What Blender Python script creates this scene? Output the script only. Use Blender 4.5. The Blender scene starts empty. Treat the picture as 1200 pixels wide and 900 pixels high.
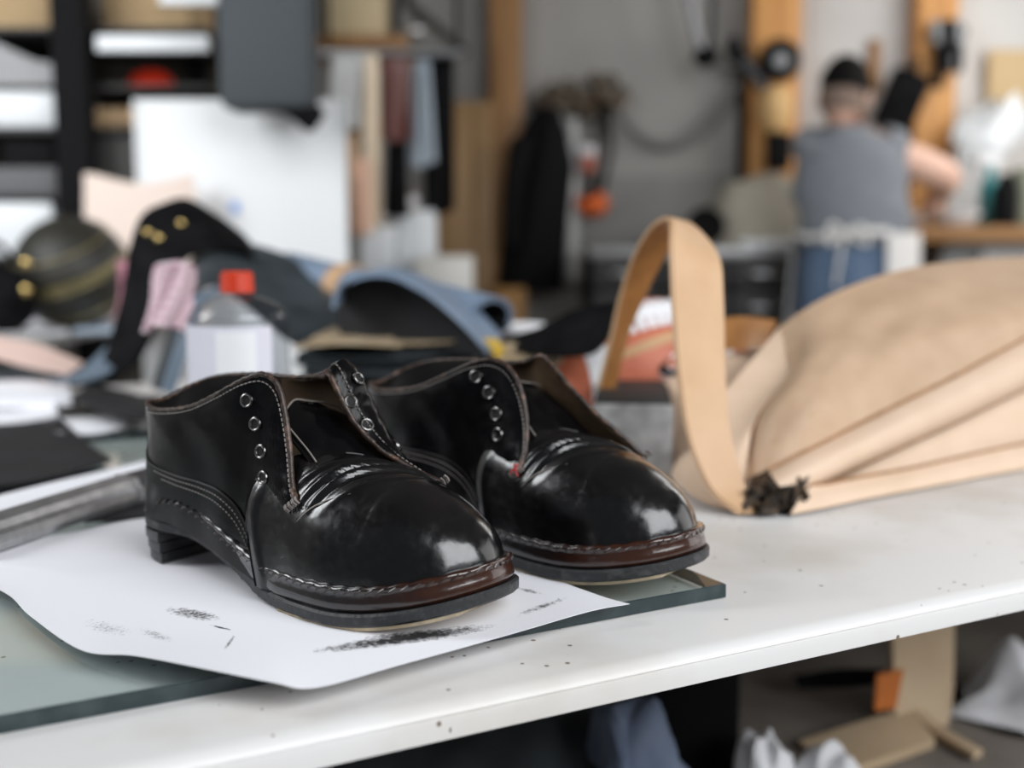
import bpy, bmesh, math, random
import numpy as np
from mathutils import Vector, Matrix

random.seed(7)
rng = np.random.default_rng(7)
scn = bpy.context.scene
COL = scn.collection

# ------------------------------------------------------------------ camera
CAMZ = 1.04
FPX = 1340.0
PITCH = math.atan(165 / FPX)
cam_d = bpy.data.cameras.new('camera')
cam_d.lens = FPX / 1200 * 36
cam_d.sensor_width = 36
cam_d.clip_start = 0.02
cam_d.dof.use_dof = True
cam_d.dof.focus_distance = 0.705
cam_d.dof.aperture_fstop = 3.0
cam = bpy.data.objects.new('camera', cam_d)
cam.location = (0, 0, CAMZ)
cam.rotation_euler = (math.pi / 2 - PITCH, 0, 0)
COL.objects.link(cam)
scn.camera = cam

# ------------------------------------------------------------------ world, lights, exposure
world = bpy.data.worlds.new('daylight')
scn.world = world
world.use_nodes = True
bg = world.node_tree.nodes['Background']
bg.inputs[0].default_value = (0.85, 0.93, 1.0, 1)
bg.inputs[1].default_value = 0.10


def area(name, loc, target, sx, sy, power, col=(1, 1, 1)):
    d = bpy.data.lights.new(name, 'AREA')
    d.shape = 'RECTANGLE'
    d.size, d.size_y, d.energy, d.color = sx, sy, power, col
    o = bpy.data.objects.new(name, d)
    o.location = loc
    o.rotation_euler = (Vector(target) - Vector(loc)).to_track_quat('-Z', 'Y').to_euler()
    COL.objects.link(o)
    return o


area('window_daylight', (1.7, -0.85, 2.5), (0.05, 0.8, 0.85), 2.5, 2.2, 98, (0.95, 0.975, 1.0))
area('garage_door_daylight', (3.3, 1.8, 1.5), (0.0, 2.2, 0.9), 2.6, 2.2, 22, (1.0, 0.98, 0.96))
area('back_window_daylight', (2.4, 4.0, 2.1), (0.6, 4.6, 1.0), 1.2, 1.6, 17, (1.0, 0.98, 0.95))
area('left_fill_light', (-2.1, 1.0, 2.2), (-1.2, 3.4, 1.0), 1.4, 1.4, 46, (0.95, 0.98, 1.0))  # added fill light that brightens the left side of the room
vs = scn.view_settings
vs.view_transform = 'Standard'
vs.look = 'None'
vs.exposure = 0.43
vs.gamma = 1
vs.use_curve_mapping = False
scn.cycles.use_denoising = True
scn.cycles.max_bounces = 8
scn.cycles.sample_clamp_indirect = 6


# ------------------------------------------------------------------ helpers: points
def ray(px, py):
    u, v = (px - 600) / FPX, (450 - py) / FPX
    c, s = math.cos(PITCH), math.sin(PITCH)
    return Vector((u, c + v * s, v * c - s))


def at(px, py, D):
    r = ray(px, py)
    return Vector((0, 0, CAMZ)) + r * (D / r.y)


def on(px, py, z):
    r = ray(px, py)
    return Vector((0, 0, CAMZ)) + r * ((z - CAMZ) / r.z)


def spl(P, n):
    """Catmull-Rom through the points of P (k x d), n samples, even in the parameter."""
    P = np.array([tuple(p) for p in P], float)
    k = len(P)
    t = np.linspace(0, k - 1, n)
    return spl_at(np.arange(k, dtype=float), P, t)


def spl_at(T, P, t):
    T = np.asarray(T, float)
    P = np.asarray(P, float)
    if P.ndim == 1:
        P = P[:, None]
    t = np.clip(np.atleast_1d(np.asarray(t, float)), T[0], T[-1])
    d = np.zeros_like(P)
    d[1:-1] = (P[2:] - P[:-2]) / (T[2:] - T[:-2])[:, None]
    d[0] = (P[1] - P[0]) / (T[1] - T[0])
    d[-1] = (P[-1] - P[-2]) / (T[-1] - T[-2])
    i = np.clip(np.searchsorted(T, t, side='right') - 1, 0, len(T) - 2)
    h = (T[i + 1] - T[i])
    s = ((t - T[i]) / h)[:, None]
    h = h[:, None]
    return ((2 * s**3 - 3 * s**2 + 1) * P[i] + (s**3 - 2 * s**2 + s) * h * d[i]
            + (-2 * s**3 + 3 * s**2) * P[i + 1] + (s**3 - s**2) * h * d[i + 1])


# ------------------------------------------------------------------ helpers: meshes
class MB:
    def __init__(self):
        self.v, self.f = [], []

    def add(self, vs_, fs_):
        o = len(self.v)
        self.v += [tuple(float(c) for c in p) for p in vs_]
        self.f += [tuple(i + o for i in f) for f in fs_]
        return self

    def grid(self, P, cu=False, cv=False):
        m, n = len(P), len(P[0])
        vv = [P[i][j] for i in range(m) for j in range(n)]
        ff = []
        for i in range(m if cu else m - 1):
            for j in range(n if cv else n - 1):
                a, b = (i + 1) % m, (j + 1) % n
                ff.append((i * n + j, a * n + j, a * n + b, i * n + b))
        return self.add(vv, ff)

    def sheet(self, P, th):
        """closed sheet: the grid P and its copy moved th along the normals"""
        P = np.array([[tuple(q) for q in r] for r in P], float)
        m, n = P.shape[:2]
        du = np.gradient(P, axis=0)
        dv = np.gradient(P, axis=1)
        N = np.cross(du, dv)
        N /= np.linalg.norm(N, axis=2, keepdims=True) + 1e-12
        Q = P + N * th
        vv = np.concatenate([P.reshape(-1, 3), Q.reshape(-1, 3)])
        ff = []
        k = m * n
        for i in range(m - 1):
            for j in range(n - 1):
                a, b, c, d = i * n + j, (i + 1) * n + j, (i + 1) * n + j + 1, i * n + j + 1
                ff.append((a, d, c, b))
                ff.append((a + k, b + k, c + k, d + k))
        for i in range(m - 1):
            a, b = i * n, (i + 1) * n
            ff.append((a, b, b + k, a + k))
            a, b = i * n + n - 1, (i + 1) * n + n - 1
            ff.append((b, a, a + k, b + k))
        for j in range(n - 1):
            a, b = j, j + 1
            ff.append((b, a, a + k, b + k))
            a, b = (m - 1) * n + j, (m - 1) * n + j + 1
            ff.append((a, b, b + k, a + k))
        return self.add(vv, ff)

    def tube(self, path, r, seg=8, closed=False, cap=True, flat=1.0):
        path = [Vector(p) for p in path]
        n = len(path)
        rr = r if hasattr(r, '__len__') else [r] * n
        rings = []
        up = None
        for i, p in enumerate(path):
            a = path[(i - 1) % n] if (closed or i > 0) else p
            b = path[(i + 1) % n] if (closed or i < n - 1) else p
            t = (b - a).normalized()
            if up is None:
                up = Vector((0, 0, 1)) if abs(t.z) < 0.9 else Vector((1, 0, 0))
            s = t.cross(up).normalized()
            up = s.cross(t).normalized()
            rings.append([p + (s * math.cos(2 * math.pi * j / seg) + up * flat * math.sin(2 * math.pi * j / seg)) * rr[i]
                          for j in range(seg)])
        self.grid(rings, cu=closed, cv=True)
        if cap and not closed:
            o = len(self.v) - n * seg
            self.f.append(tuple(o + j for j in range(seg))[::1])
            self.f.append(tuple(o + (n - 1) * seg + j for j in range(seg))[::-1])
        return self

    def box(self, c, s, rz=0.0, bevel=0.0, seg=2, M=None):
        bm = bmesh.new()
        bmesh.ops.create_cube(bm, size=1)
        bmesh.ops.scale(bm, vec=s, verts=bm.verts)
        if bevel > 0:
            bmesh.ops.bevel(bm, geom=list(bm.edges), offset=bevel, segments=seg, affect='EDGES', profile=0.5)
        R = M if M is not None else Matrix.Rotation(rz, 3, 'Z')
        bm.verts.ensure_lookup_table()
        vv = [R @ v.co + Vector(c) for v in bm.verts]
        ff = [tuple(v.index for v in f.verts) for f in bm.faces]
        bm.free()
        return self.add(vv, ff)

    def lathe(self, prof, c, seg=24, M=None):
        c = Vector(c)
        R = M if M is not None else Matrix.Identity(3)
        rings = [[c + R @ Vector((r * math.cos(2 * math.pi * j / seg), r * math.sin(2 * math.pi * j / seg), z)) for j in range(seg)]
                 for r, z in prof]
        return self.grid(rings, cv=True)

    def ball(self, c, r, seg=20, M=None):
        r = r if hasattr(r, '__len__') else (r, r, r)
        c = Vector(c)
        R = M if M is not None else Matrix.Identity(3)
        rows = []
        for i in range(seg // 2 + 1):
            a = math.pi * i / (seg // 2)
            rows.append([c + R @ Vector((r[0] * math.sin(a) * math.cos(2 * math.pi * j / seg),
                                         r[1] * math.sin(a) * math.sin(2 * math.pi * j / seg), -r[2] * math.cos(a))) for j in range(seg)])
        return self.grid(rows, cv=True)

    def ring(self, c, n, R, r, seg=20, seg2=8):
        n = Vector(n).normalized()
        a = n.orthogonal().normalized()
        b = n.cross(a)
        rows = []
        for i in range(seg):
            t = 2 * math.pi * i / seg
            d = a * math.cos(t) + b * math.sin(t)
            rows.append([Vector(c) + d * (R + r * math.cos(2 * math.pi * j / seg2)) + n * (r * math.sin(2 * math.pi * j / seg2)) for j in range(seg2)])
        return self.grid(rows, cu=True, cv=True)

    def prism(self, poly, o, ax, ay, th):
        """flat polygon (2-D) at o spanned by ax, ay, extruded th along ax x ay"""
        o, ax, ay = Vector(o), Vector(ax), Vector(ay)
        nz = ax.cross(ay).normalized() * th
        a = [o + ax * x + ay * y for x, y in poly]
        n = len(a)
        ff = [tuple(range(n))[::-1], tuple(range(n, 2 * n))]
        ff += [(i, (i + 1) % n, n + (i + 1) % n, n + i) for i in range(n)]
        return self.add(a + [p + nz for p in a], ff)

    def above(self, z):
        self.v = [(a, b, max(c, z)) for a, b, c in self.v]
        return self

    def build(self, name, mat, parent=None, loc=None, angle=40, sub=0, stuff=False):
        me = bpy.data.meshes.new(name)
        off = np.array(parent['_w'] if parent is not None else (loc if loc is not None else self.base()), float)
        me.from_pydata([tuple(np.array(p) - off) for p in self.v], [], self.f)
        bm = bmesh.new()
        bm.from_mesh(me)
        bmesh.ops.remove_doubles(bm, verts=bm.verts, dist=1e-6)
        bmesh.ops.recalc_face_normals(bm, faces=bm.faces)
        bm.to_mesh(me)
        bm.free()
        me.shade_smooth()
        me.set_sharp_from_angle(angle=math.radians(angle))
        me.materials.append(mat)
        o = bpy.data.objects.new(name, me)
        COL.objects.link(o)
        if parent is not None:
            o.parent = parent
        else:
            o.location = tuple(off)
        o['_w'] = [float(c) for c in off]
        if sub:
            md = o.modifiers.new('sub', 'SUBSURF')
            md.levels = md.render_levels = sub
        if stuff:
            o['kind'] = 'stuff'
        return o

    def base(self):
        a = np.array(self.v)
        return ((a[:, 0].min() + a[:, 0].max()) / 2, (a[:, 1].min() + a[:, 1].max()) / 2, a[:, 2].min())


def thing(name, label, cat, loc, group=None):
    o = bpy.data.objects.new(name, None)
    o.empty_display_size = 0.05
    COL.objects.link(o)
    o.location = tuple(loc)
    o['_w'] = [float(c) for c in loc]
    return tag(o, label, cat, group)


def tag(o, label, cat, group=None):
    o['label'] = label
    o['category'] = cat
    if group:
        o['group'] = group
    return o


def struct(o):
    o['kind'] = 'structure'
    return o


def rib(A, B, n, th, mb=None, rows=6, bow=0.0):
    """a strip of sheet between two edge lines, both (px, py, depth)"""
    a = spl([at(*p) for p in A], n)
    b = spl([at(*p) for p in B], n)
    P = [[a[i] * (1 - t) + b[i] * t for t in np.linspace(0, 1, rows)] for i in range(n)]
    return (mb or MB()).sheet(P, th)


def pbox(rect, D, th, bevel=0.004, mb=None):
    """an upright box whose front face at depth D covers the given pixels"""
    a, b = at(rect[0], (rect[1] + rect[3]) / 2, D), at(rect[2], (rect[1] + rect[3]) / 2, D)
    z0, z1 = at((rect[0] + rect[2]) / 2, rect[3], D).z, at((rect[0] + rect[2]) / 2, rect[1], D).z
    return (mb or MB()).box(((a.x + b.x) / 2, D + th / 2, (z0 + z1) / 2), (b.x - a.x, th, z1 - z0), bevel=min(bevel, th / 2.2))


def drape(rect, D, amp, folds, mb=None, taper=0.0, n=28, rows=10, th=0.004, ph=0.0, lean=0.0):
    """hanging cloth over the pixel rect: a sheet with vertical folds that deepen downwards"""
    x0, y0, x1, y1 = rect
    P = []
    for i in range(rows):
        t = i / (rows - 1)
        row = []
        for j in range(n):
            s = j / (n - 1)
            sx = 0.5 + (s - 0.5) * (1 - taper * (1 - t))
            dd = D + amp * (0.35 + 0.65 * t) * math.sin(2 * math.pi * folds * s + ph + 0.8 * t) + amp * 0.3 * math.sin(5 * s + 3 * t)
            yy = y0 + (y1 - y0) * t + (math.sin(folds * 2.1 * s + ph) * (y1 - y0) * 0.03 if i == rows - 1 else 0)
            row.append(at(x0 + (x1 - x0) * sx + lean * t, yy, dd))
        P.append(row)
    return (mb or MB()).sheet(P, th)


# ------------------------------------------------------------------ materials
MATS = {}


def mat(name, col, rough=0.5, metal=0.0, noise=None, bump=None, coat=0.0, spec=0.5, sheen=0.0, emit=None):
    """noise = (scale, colour 2, low, high); bump = (scale, strength, distance)"""
    if name in MATS:
        return MATS[name]
    m = bpy.data.materials.new(name)
    m.use_nodes = True
    nt = m.node_tree
    b = nt.nodes['Principled BSDF']
    b.inputs['Base Color'].default_value = (*col, 1)
    b.inputs['Roughness'].default_value = rough
    b.inputs['Metallic'].default_value = metal
    b.inputs['Specular IOR Level'].default_value = spec
    b.inputs['Coat Weight'].default_value = coat
    b.inputs['Coat Roughness'].default_value = 0.12
    b.inputs['Sheen Weight'].default_value = sheen
    if emit:
        b.inputs['Emission Color'].default_value = (*emit[0], 1)
        b.inputs['Emission Strength'].default_value = emit[1]
    tc = nt.nodes.new('ShaderNodeTexCoord')
    if noise:
        nz = nt.nodes.new('ShaderNodeTexNoise')
        nz.inputs['Scale'].default_value = noise[0]
        nz.inputs['Detail'].default_value = 6
        nt.links.new(tc.outputs['Object'], nz.inputs['Vector'])
        rp = nt.nodes.new('ShaderNodeValToRGB')
        rp.color_ramp.elements[0].position = noise[2] if len(noise) > 2 else 0.35
        rp.color_ramp.elements[1].position = noise[3] if len(noise) > 3 else 0.65
        rp.color_ramp.elements[0].color = (*col, 1)
        rp.color_ramp.elements[1].color = (*noise[1], 1)
        nt.links.new(nz.outputs['Fac'], rp.inputs['Fac'])
        nt.links.new(rp.outputs['Color'], b.inputs['Base Color'])
    if bump:
        nz = nt.nodes.new('ShaderNodeTexNoise')
        nz.inputs['Scale'].default_value = bump[0]
        nz.inputs['Detail'].default_value = 5
        nt.links.new(tc.outputs['Object'], nz.inputs['Vector'])
        bp = nt.nodes.new('ShaderNodeBump')
        bp.inputs['Strength'].default_value = bump[1]
        bp.inputs['Distance'].default_value = bump[2]
        nt.links.new(nz.outputs['Fac'], bp.inputs['Height'])
        nt.links.new(bp.outputs['Normal'], b.inputs['Normal'])
    MATS[name] = m
    return m


def wood(name, c1, c2, axis=2, scale=6.0, rough=0.55):
    if name in MATS:
        return MATS[name]
    m = mat(name, c1, rough)
    nt = m.node_tree
    b = nt.nodes['Principled BSDF']
    tc = nt.nodes.new('ShaderNodeTexCoord')
    mp = nt.nodes.new('ShaderNodeMapping')
    s = [scale * 6] * 3
    s[axis] = scale * 0.5
    mp.inputs['Scale'].default_value = s
    nz = nt.nodes.new('ShaderNodeTexNoise')
    nz.inputs['Scale'].default_value = 1.0
    nz.inputs['Detail'].default_value = 7
    rp = nt.nodes.new('ShaderNodeValToRGB')
    rp.color_ramp.elements[0].position = 0.35
    rp.color_ramp.elements[1].position = 0.68
    rp.color_ramp.elements[0].color = (*c1, 1)
    rp.color_ramp.elements[1].color = (*c2, 1)
    nt.links.new(tc.outputs['Object'], mp.inputs['Vector'])
    nt.links.new(mp.outputs['Vector'], nz.inputs['Vector'])
    nt.links.new(nz.outputs['Fac'], rp.inputs['Fac'])
    nt.links.new(rp.outputs['Color'], b.inputs['Base Color'])
    return m


# a black, creased, polished leather with brown wear where it has been rubbed through
M_LEATHER = mat('polished_black_leather', (0.0025, 0.0025, 0.003), 0.2, noise=(38, (0.006, 0.005, 0.0045), 0.5, 0.8), bump=(120, 0.18, 0.0011), spec=0.22)
M_TOE = mat('spit_shined_black_leather', (0.0025, 0.0025, 0.003), 0.2, noise=(38, (0.006, 0.005, 0.0045), 0.5, 0.8), bump=(85, 0.24, 0.0014), coat=0.45, spec=0.5)


def scuffed(m, lo, hi, scale):
    """uneven polish: the roughness wanders over the leather"""
    nt = m.node_tree
    tc = nt.nodes.new('ShaderNodeTexCoord')
    mp = nt.nodes.new('ShaderNodeMapping')
    mp.inputs['Scale'].default_value = (scale, scale * .45, scale)
    nz = nt.nodes.new('ShaderNodeTexNoise')
    nz.inputs['Scale'].default_value = 1.0
    nz.inputs['Detail'].default_value = 8
    nz.inputs['Roughness'].default_value = 0.65
    mr = nt.nodes.new('ShaderNodeMapRange')
    mr.inputs['From Min'].default_value, mr.inputs['From Max'].default_value = 0.35, 0.7
    mr.inputs['To Min'].default_value, mr.inputs['To Max'].default_value = lo, hi
    nt.links.new(tc.outputs['Object'], mp.inputs['Vector'])
    nt.links.new(mp.outputs['Vector'], nz.inputs['Vector'])
    nt.links.new(nz.outputs['Fac'], mr.inputs['Value'])
    nt.links.new(mr.outputs['Result'], nt.nodes['Principled BSDF'].inputs['Roughness'])
    nt.links.new(mr.outputs['Result'], nt.nodes['Principled BSDF'].inputs['Coat Roughness'])


scuffed(M_LEATHER, 0.17, 0.28, 130)
scuffed(M_TOE, 0.13, 0.27, 170)
M_LEATHER_B = mat('black_leather_edge', (0.012, 0.011, 0.011), 0.35, bump=(500, 0.3, 0.0006), spec=0.5)
M_EDGE_WORN = mat('worn_leather_edge', (0.025, 0.014, 0.010), 0.4, noise=(160, (0.16, 0.09, 0.06), 0.5, 0.75), bump=(600, 0.5, 0.0008))
M_LINING = mat('brown_lining', (0.055, 0.032, 0.016), 0.55, noise=(60, (0.09, 0.055, 0.028)), bump=(300, 0.2, 0.0005))
M_THREAD = mat('dark_thread', (0.030, 0.020, 0.017), 0.28)
M_THREAD_P = mat('pale_thread', (0.20, 0.175, 0.16), 0.5)
M_EYELET = mat('gunmetal_eyelet', (0.19, 0.185, 0.18), 0.25, 1.0)
M_HOLE = mat('eyelet_hole', (0.004, 0.004, 0.004), 0.8)
M_SOLE = mat('sole_rubber', (0.018, 0.019, 0.021), 0.48, noise=(120, (0.07, 0.07, 0.072), 0.52, 0.8), bump=(420, 0.5, 0.0012))
M_SOLE_PALE = mat('sole_pale_layer', (0.52, 0.42, 0.28), 0.7, noise=(90, (0.33, 0.27, 0.19)))
M_HEEL = mat('heel_stack', (0.016, 0.017, 0.019), 0.42, noise=(90, (0.035, 0.035, 0.037)), bump=(300, 0.3, 0.0008))


def welt_material():
    m = bpy.data.materials.new('brown_welt_leather')
    m.use_nodes = True
    nt = m.node_tree
    b = nt.nodes['Principled BSDF']
    tc = nt.nodes.new('ShaderNodeTexCoord')
    at_ = nt.nodes.new('ShaderNodeAttribute')
    at_.attribute_name = 'along'
    nz = nt.nodes.new('ShaderNodeTexNoise')
    nz.inputs['Scale'].default_value = 70
    nz.inputs['Detail'].default_value = 5
    nt.links.new(tc.outputs['Object'], nz.inputs['Vector'])
    ad = nt.nodes.new('ShaderNodeMath')
    ad.operation = 'MULTIPLY_ADD'
    ad.inputs[1].default_value = 0.10
    nt.links.new(nz.outputs['Fac'], ad.inputs[0])
    nt.links.new(at_.outputs['Fac'], ad.inputs[2])
    rp = nt.nodes.new('ShaderNodeValToRGB')
    e = rp.color_ramp.elements
    e[0].position, e[0].color = 0.285, (0.008, 0.007, 0.008, 1)
    e[1].position, e[1].color = 0.36, (0.034, 0.010, 0.0045, 1)
    rp.color_ramp.elements.new(0.325).color = (0.016, 0.006, 0.004, 1)
    nt.links.new(ad.outputs[0], rp.inputs['Fac'])
    nt.links.new(rp.outputs['Color'], b.inputs['Base Color'])
    b.inputs['Roughness'].default_value = 0.24
    b.inputs['Coat Weight'].default_value = 0.7
    b.inputs['Coat Roughness'].default_value = 0.12
    bp = nt.nodes.new('ShaderNodeBump')
    bp.inputs['Strength'].default_value = 0.25
    bp.inputs['Distance'].default_value = 0.001
    nz2 = nt.nodes.new('ShaderNodeTexNoise')
    nz2.inputs['Scale'].default_value = 240
    nt.links.new(tc.outputs['Object'], nz2.inputs['Vector'])
    nt.links.new(nz2.outputs['Fac'], bp.inputs['Height'])
    nt.links.new(bp.outputs['Normal'], b.inputs['Normal'])
    return m


M_WELT = welt_material()


# ================================================================== SETTING
TOP = 0.80                      # bench top
GL = 0.81                       # top of the glass sheet
ED = math.radians(28.25)
EX, EY = Vector((math.cos(ED), math.sin(ED), 0)), Vector((-math.sin(ED), math.cos(ED), 0))
E0 = Vector((-0.1234, 0.5257, 0))


def bench(a, b, z=0.0):
    """a along the bench's front edge, b in from the edge, z absolute"""
    p = E0 + EX * a + EY * b
    p.z = z
    return p


def orient(x, y):
    return Matrix((x, y, Vector(x).cross(y))).transposed()


M_WALL = mat('grey_plaster', (0.30, 0.29, 0.275), 0.85, noise=(2.5, (0.34, 0.33, 0.315)), bump=(40, 0.1, 0.003))
M_WALL_D = mat('dark_grey_board', (0.20, 0.198, 0.19), 0.8, noise=(4, (0.25, 0.245, 0.235)))
M_WALL_W = mat('white_plaster', (0.50, 0.485, 0.47), 0.85, noise=(3, (0.56, 0.545, 0.53)))
M_FLOOR = mat('grey_concrete', (0.23, 0.21, 0.19), 0.7, noise=(5, (0.32, 0.30, 0.27)), bump=(30, 0.2, 0.004))
M_POST = wood('orange_pine', (0.50, 0.22, 0.055), (0.66, 0.33, 0.10), 2, 5)
M_POST_D = wood('brown_pine', (0.22, 0.10, 0.03), (0.34, 0.17, 0.05), 2, 5)
M_PLY = wood('plywood', (0.24, 0.135, 0.05), (0.33, 0.195, 0.08), 2, 4)
M_BLACK = mat('black_paint', (0.005, 0.005, 0.0055), 0.75, spec=0.12)
M_STEEL = mat('brushed_steel', (0.42, 0.42, 0.43), 0.32, 1.0, noise=(60, (0.55, 0.55, 0.56)))
M_WHITE = mat('white_plastic', (0.80, 0.80, 0.82), 0.45)
M_PAPER = mat('white_paper', (0.80, 0.80, 0.84), 0.8)
M_BRASS = mat('brass', (0.75, 0.55, 0.22), 0.22, 1.0)

WB = 5.25
struct(MB().box((0, 2.6, -0.05), (7.2, 8.4, 0.1)).build('floor', M_FLOOR))
struct(MB().box((0, WB + 0.06, 1.5), (7.2, 0.12, 3.0)).build('wall_back', M_WALL))
struct(MB().box((-3.1, 2.6, 1.5), (0.12, 5.2, 3.0)).build('wall_left', M_WALL))
struct(MB().box((0.0, 2.5, 3.06), (7.2, 5.6, 0.1)).build('ceiling', mat('dim_ceiling', (0.16, 0.155, 0.15), 0.9)))


def post(rect, D, th, name, m):
    a, b = at(rect[0], 285, D).x, at(rect[1], 285, D).x
    return struct(MB().box(((a + b) / 2, D + th / 2, 1.505), (b - a, th, 3.0), bevel=0.004).build(name, m))


post((574, 612), WB - 0.14, 0.13, 'trim_1', M_POST_D)
post((877, 932), WB - 0.16, 0.15, 'trim_2', M_POST)
post((1066, 1112), WB - 0.16, 0.15, 'trim_3', M_POST)

# wall boards between the posts
o = pbox((612, 205, 872, 330), WB - 0.03, 0.028).build('trim_4', M_WALL_D); struct(o)
o = pbox((1113, -60, 1330, 262), WB - 0.04, 0.035).build('trim_5', mat('bright_plaster', (0.66, 0.65, 0.63), 0.85)); struct(o)
o = pbox((934, -60, 1065, 262), WB - 0.03, 0.025).build('trim_6', M_WALL_W); struct(o)

# ================================================================== BENCH
def bench_top_material():
    m = bpy.data.materials.new('white_laminate')
    m.use_nodes = True
    nt = m.node_tree
    b = nt.nodes['Principled BSDF']
    b.inputs['Roughness'].default_value = 0.42
    tc = nt.nodes.new('ShaderNodeTexCoord')
    big = nt.nodes.new('ShaderNodeTexNoise')
    big.inputs['Scale'].default_value = 7
    big.inputs['Detail'].default_value = 6
    rp = nt.nodes.new('ShaderNodeValToRGB')
    rp.color_ramp.elements[0].position, rp.color_ramp.elements[0].color = 0.30, (0.56, 0.53, 0.49, 1)
    rp.color_ramp.elements[1].position, rp.color_ramp.elements[1].color = 0.52, (0.68, 0.67, 0.66, 1)
    sp = nt.nodes.new('ShaderNodeTexVoronoi')
    sp.inputs['Scale'].default_value = 75
    wn = nt.nodes.new('ShaderNodeTexNoise')
    wn.inputs['Scale'].default_value = 16
    lt = nt.nodes.new('ShaderNodeMath'); lt.operation = 'LESS_THAN'; lt.inputs[1].default_value = 0.115
    gt = nt.nodes.new('ShaderNodeMath'); gt.operation = 'GREATER_THAN'; gt.inputs[1].default_value = 0.53
    mu = nt.nodes.new('ShaderNodeMath'); mu.operation = 'MULTIPLY'
    mx = nt.nodes.new('ShaderNodeMix'); mx.data_type = 'RGBA'
    mx.inputs['B'].default_value = (0.17, 0.13, 0.10, 1)
    L = nt.links.new
    for n in (big, sp, wn):
        L(tc.outputs['Object'], n.inputs['Vector'])
    L(big.outputs['Fac'], rp.inputs['Fac'])
    L(sp.outputs['Distance'], lt.inputs[0])
    L(wn.outputs['Fac'], gt.inputs[0])
    L(lt.outputs[0], mu.inputs[0]); L(gt.outputs[0], mu.inputs[1])
    L(mu.outputs[0], mx.inputs['Factor'])
    L(rp.outputs['Color'], mx.inputs['A'])
    L(mx.outputs['Result'], b.inputs['Base Color'])
    return m


M_BENCH = bench_top_material()
bt = thing('workbench', 'long white laminate workbench the black shoes and tan bag stand on', 'workbench', bench(0.6, 0.7, 0.0))
# the top, with a rounded nose along its front edge
prof = [(0.0, -0.019), (-0.0005, -0.010), (0.0, -0.0068), (0.0010, -0.0064), (0.0010, -0.0058), (0.0, -0.0054), (0.0010, -0.0034), (0.0035, -0.0016), (0.007, -0.0004), (0.012, 0.0), (0.4, 0.0), (1.5, 0.0), (1.5, -0.019)]
m = MB()
rows = [[bench(a, b, TOP + z) for b, z in prof] for a in np.linspace(-1.4, 2.7, 12)]
m.grid(rows, cv=True)
m.f.append(tuple(range(len(prof)))); m.f.append(tuple(11 * len(prof) + i for i in range(len(prof)))[::-1])
m.build('bench_top', M_BENCH, bt, angle=50)
R = orient(EX, EY)
for a in (-1.25, 2.55):
    for b in (0.22, 1.38):
        MB().box(bench(a, b, (TOP - 0.019) / 2), (0.06, 0.06, TOP - 0.02), bevel=0.004, M=R).build('leg', M_BLACK, bt)
for b in (0.30, 1.38):
    MB().box(bench(0.65, b, TOP - 0.055), (3.75, 0.035, 0.07), bevel=0.003, M=R).build('rail', M_BLACK, bt)
M_SHELF = mat('dusty_grey_board', (0.13, 0.11, 0.095), 0.75, noise=(9, (0.19, 0.165, 0.14)))
MB().box(bench(0.65, 0.86, 0.43), (3.74, 1.12, 0.02), bevel=0.003, M=R).build('lower_shelf', M_SHELF, bt)

# ================================================================== GLASS SHEET
def glass_material(name, tint, rough=0.02, ior=1.5):
    m = bpy.data.materials.new(name)
    m.use_nodes = True
    nt = m.node_tree
    nt.nodes.clear()
    out = nt.nodes.new('ShaderNodeOutputMaterial')
    tr = nt.nodes.new('ShaderNodeBsdfTransparent'); tr.inputs[0].default_value = (*tint, 1)
    gl = nt.nodes.new('ShaderNodeBsdfGlossy'); gl.inputs['Roughness'].default_value = rough
    fr = nt.nodes.new('ShaderNodeFresnel'); fr.inputs['IOR'].default_value = ior
    ge = nt.nodes.new('ShaderNodeNewGeometry')
    om = nt.nodes.new('ShaderNodeMath'); om.operation = 'SUBTRACT'; om.inputs[0].default_value = 1.0
    mu = nt.nodes.new('ShaderNodeMath'); mu.operation = 'MULTIPLY'
    nt.links.new(ge.outputs['Backfacing'], om.inputs[1])
    nt.links.new(fr.outputs[0], mu.inputs[0]); nt.links.new(om.outputs[0], mu.inputs[1])
    mx = nt.nodes.new('ShaderNodeMixShader')
    nt.links.new(mu.outputs[0], mx.inputs[0])
    nt.links.new(tr.outputs[0], mx.inputs[1])
    nt.links.new(gl.outputs[0], mx.inputs[2])
    nt.links.new(mx.outputs[0], out.inputs[0])
    return m


M_GLASS = glass_material('green_glass', (0.905, 0.94, 0.937))
M_GLASS_EDGE = mat('glass_cut_edge', (0.016, 0.028, 0.031), 0.3, noise=(55, (0.045, 0.062, 0.066), 0.5, 0.8), spec=0.4)
GA = math.radians(28.9)
GX, GY = Vector((math.cos(GA), math.sin(GA), 0)), Vector((-math.sin(GA), math.cos(GA), 0))
GC = on(851, 684, GL)
GLEN, GDEP = 1.25, 0.86
gt_ = thing('glass_sheet', 'thick greenish glass sheet lying on white bench under the shoes', 'glass', (GC.x - 0.3, GC.y + 0.2, TOP + 0.0006))


def gp(a, b, z):
    p = GC - GX * a + GY * b
    p.z = z
    return p


m = MB()
zt, zb = GL, TOP + 0.0006
e = 0.0008
m.add([gp(a, b, z) for z in (zb, zt) for a, b in ((GLEN - e, e), (e, e), (e, GDEP - e), (GLEN - e, GDEP - e))],
      [(0, 3, 2, 1), (4, 5, 6, 7)])
m.build('glass_pane', M_GLASS, gt_)
m = MB()
pr = [(0.0, zb), (0.0, zt - 0.0008), (e, zt)]
loop = []
for off, z in pr:
    loop.append([gp(a, b, z) for a, b in ((GLEN - off, off), (off, off), (off, GDEP - off), (GLEN - off, GDEP - off))])
m.grid(loop, cv=True)
m.build('cut_edge', M_GLASS_EDGE, gt_, angle=20)


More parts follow.
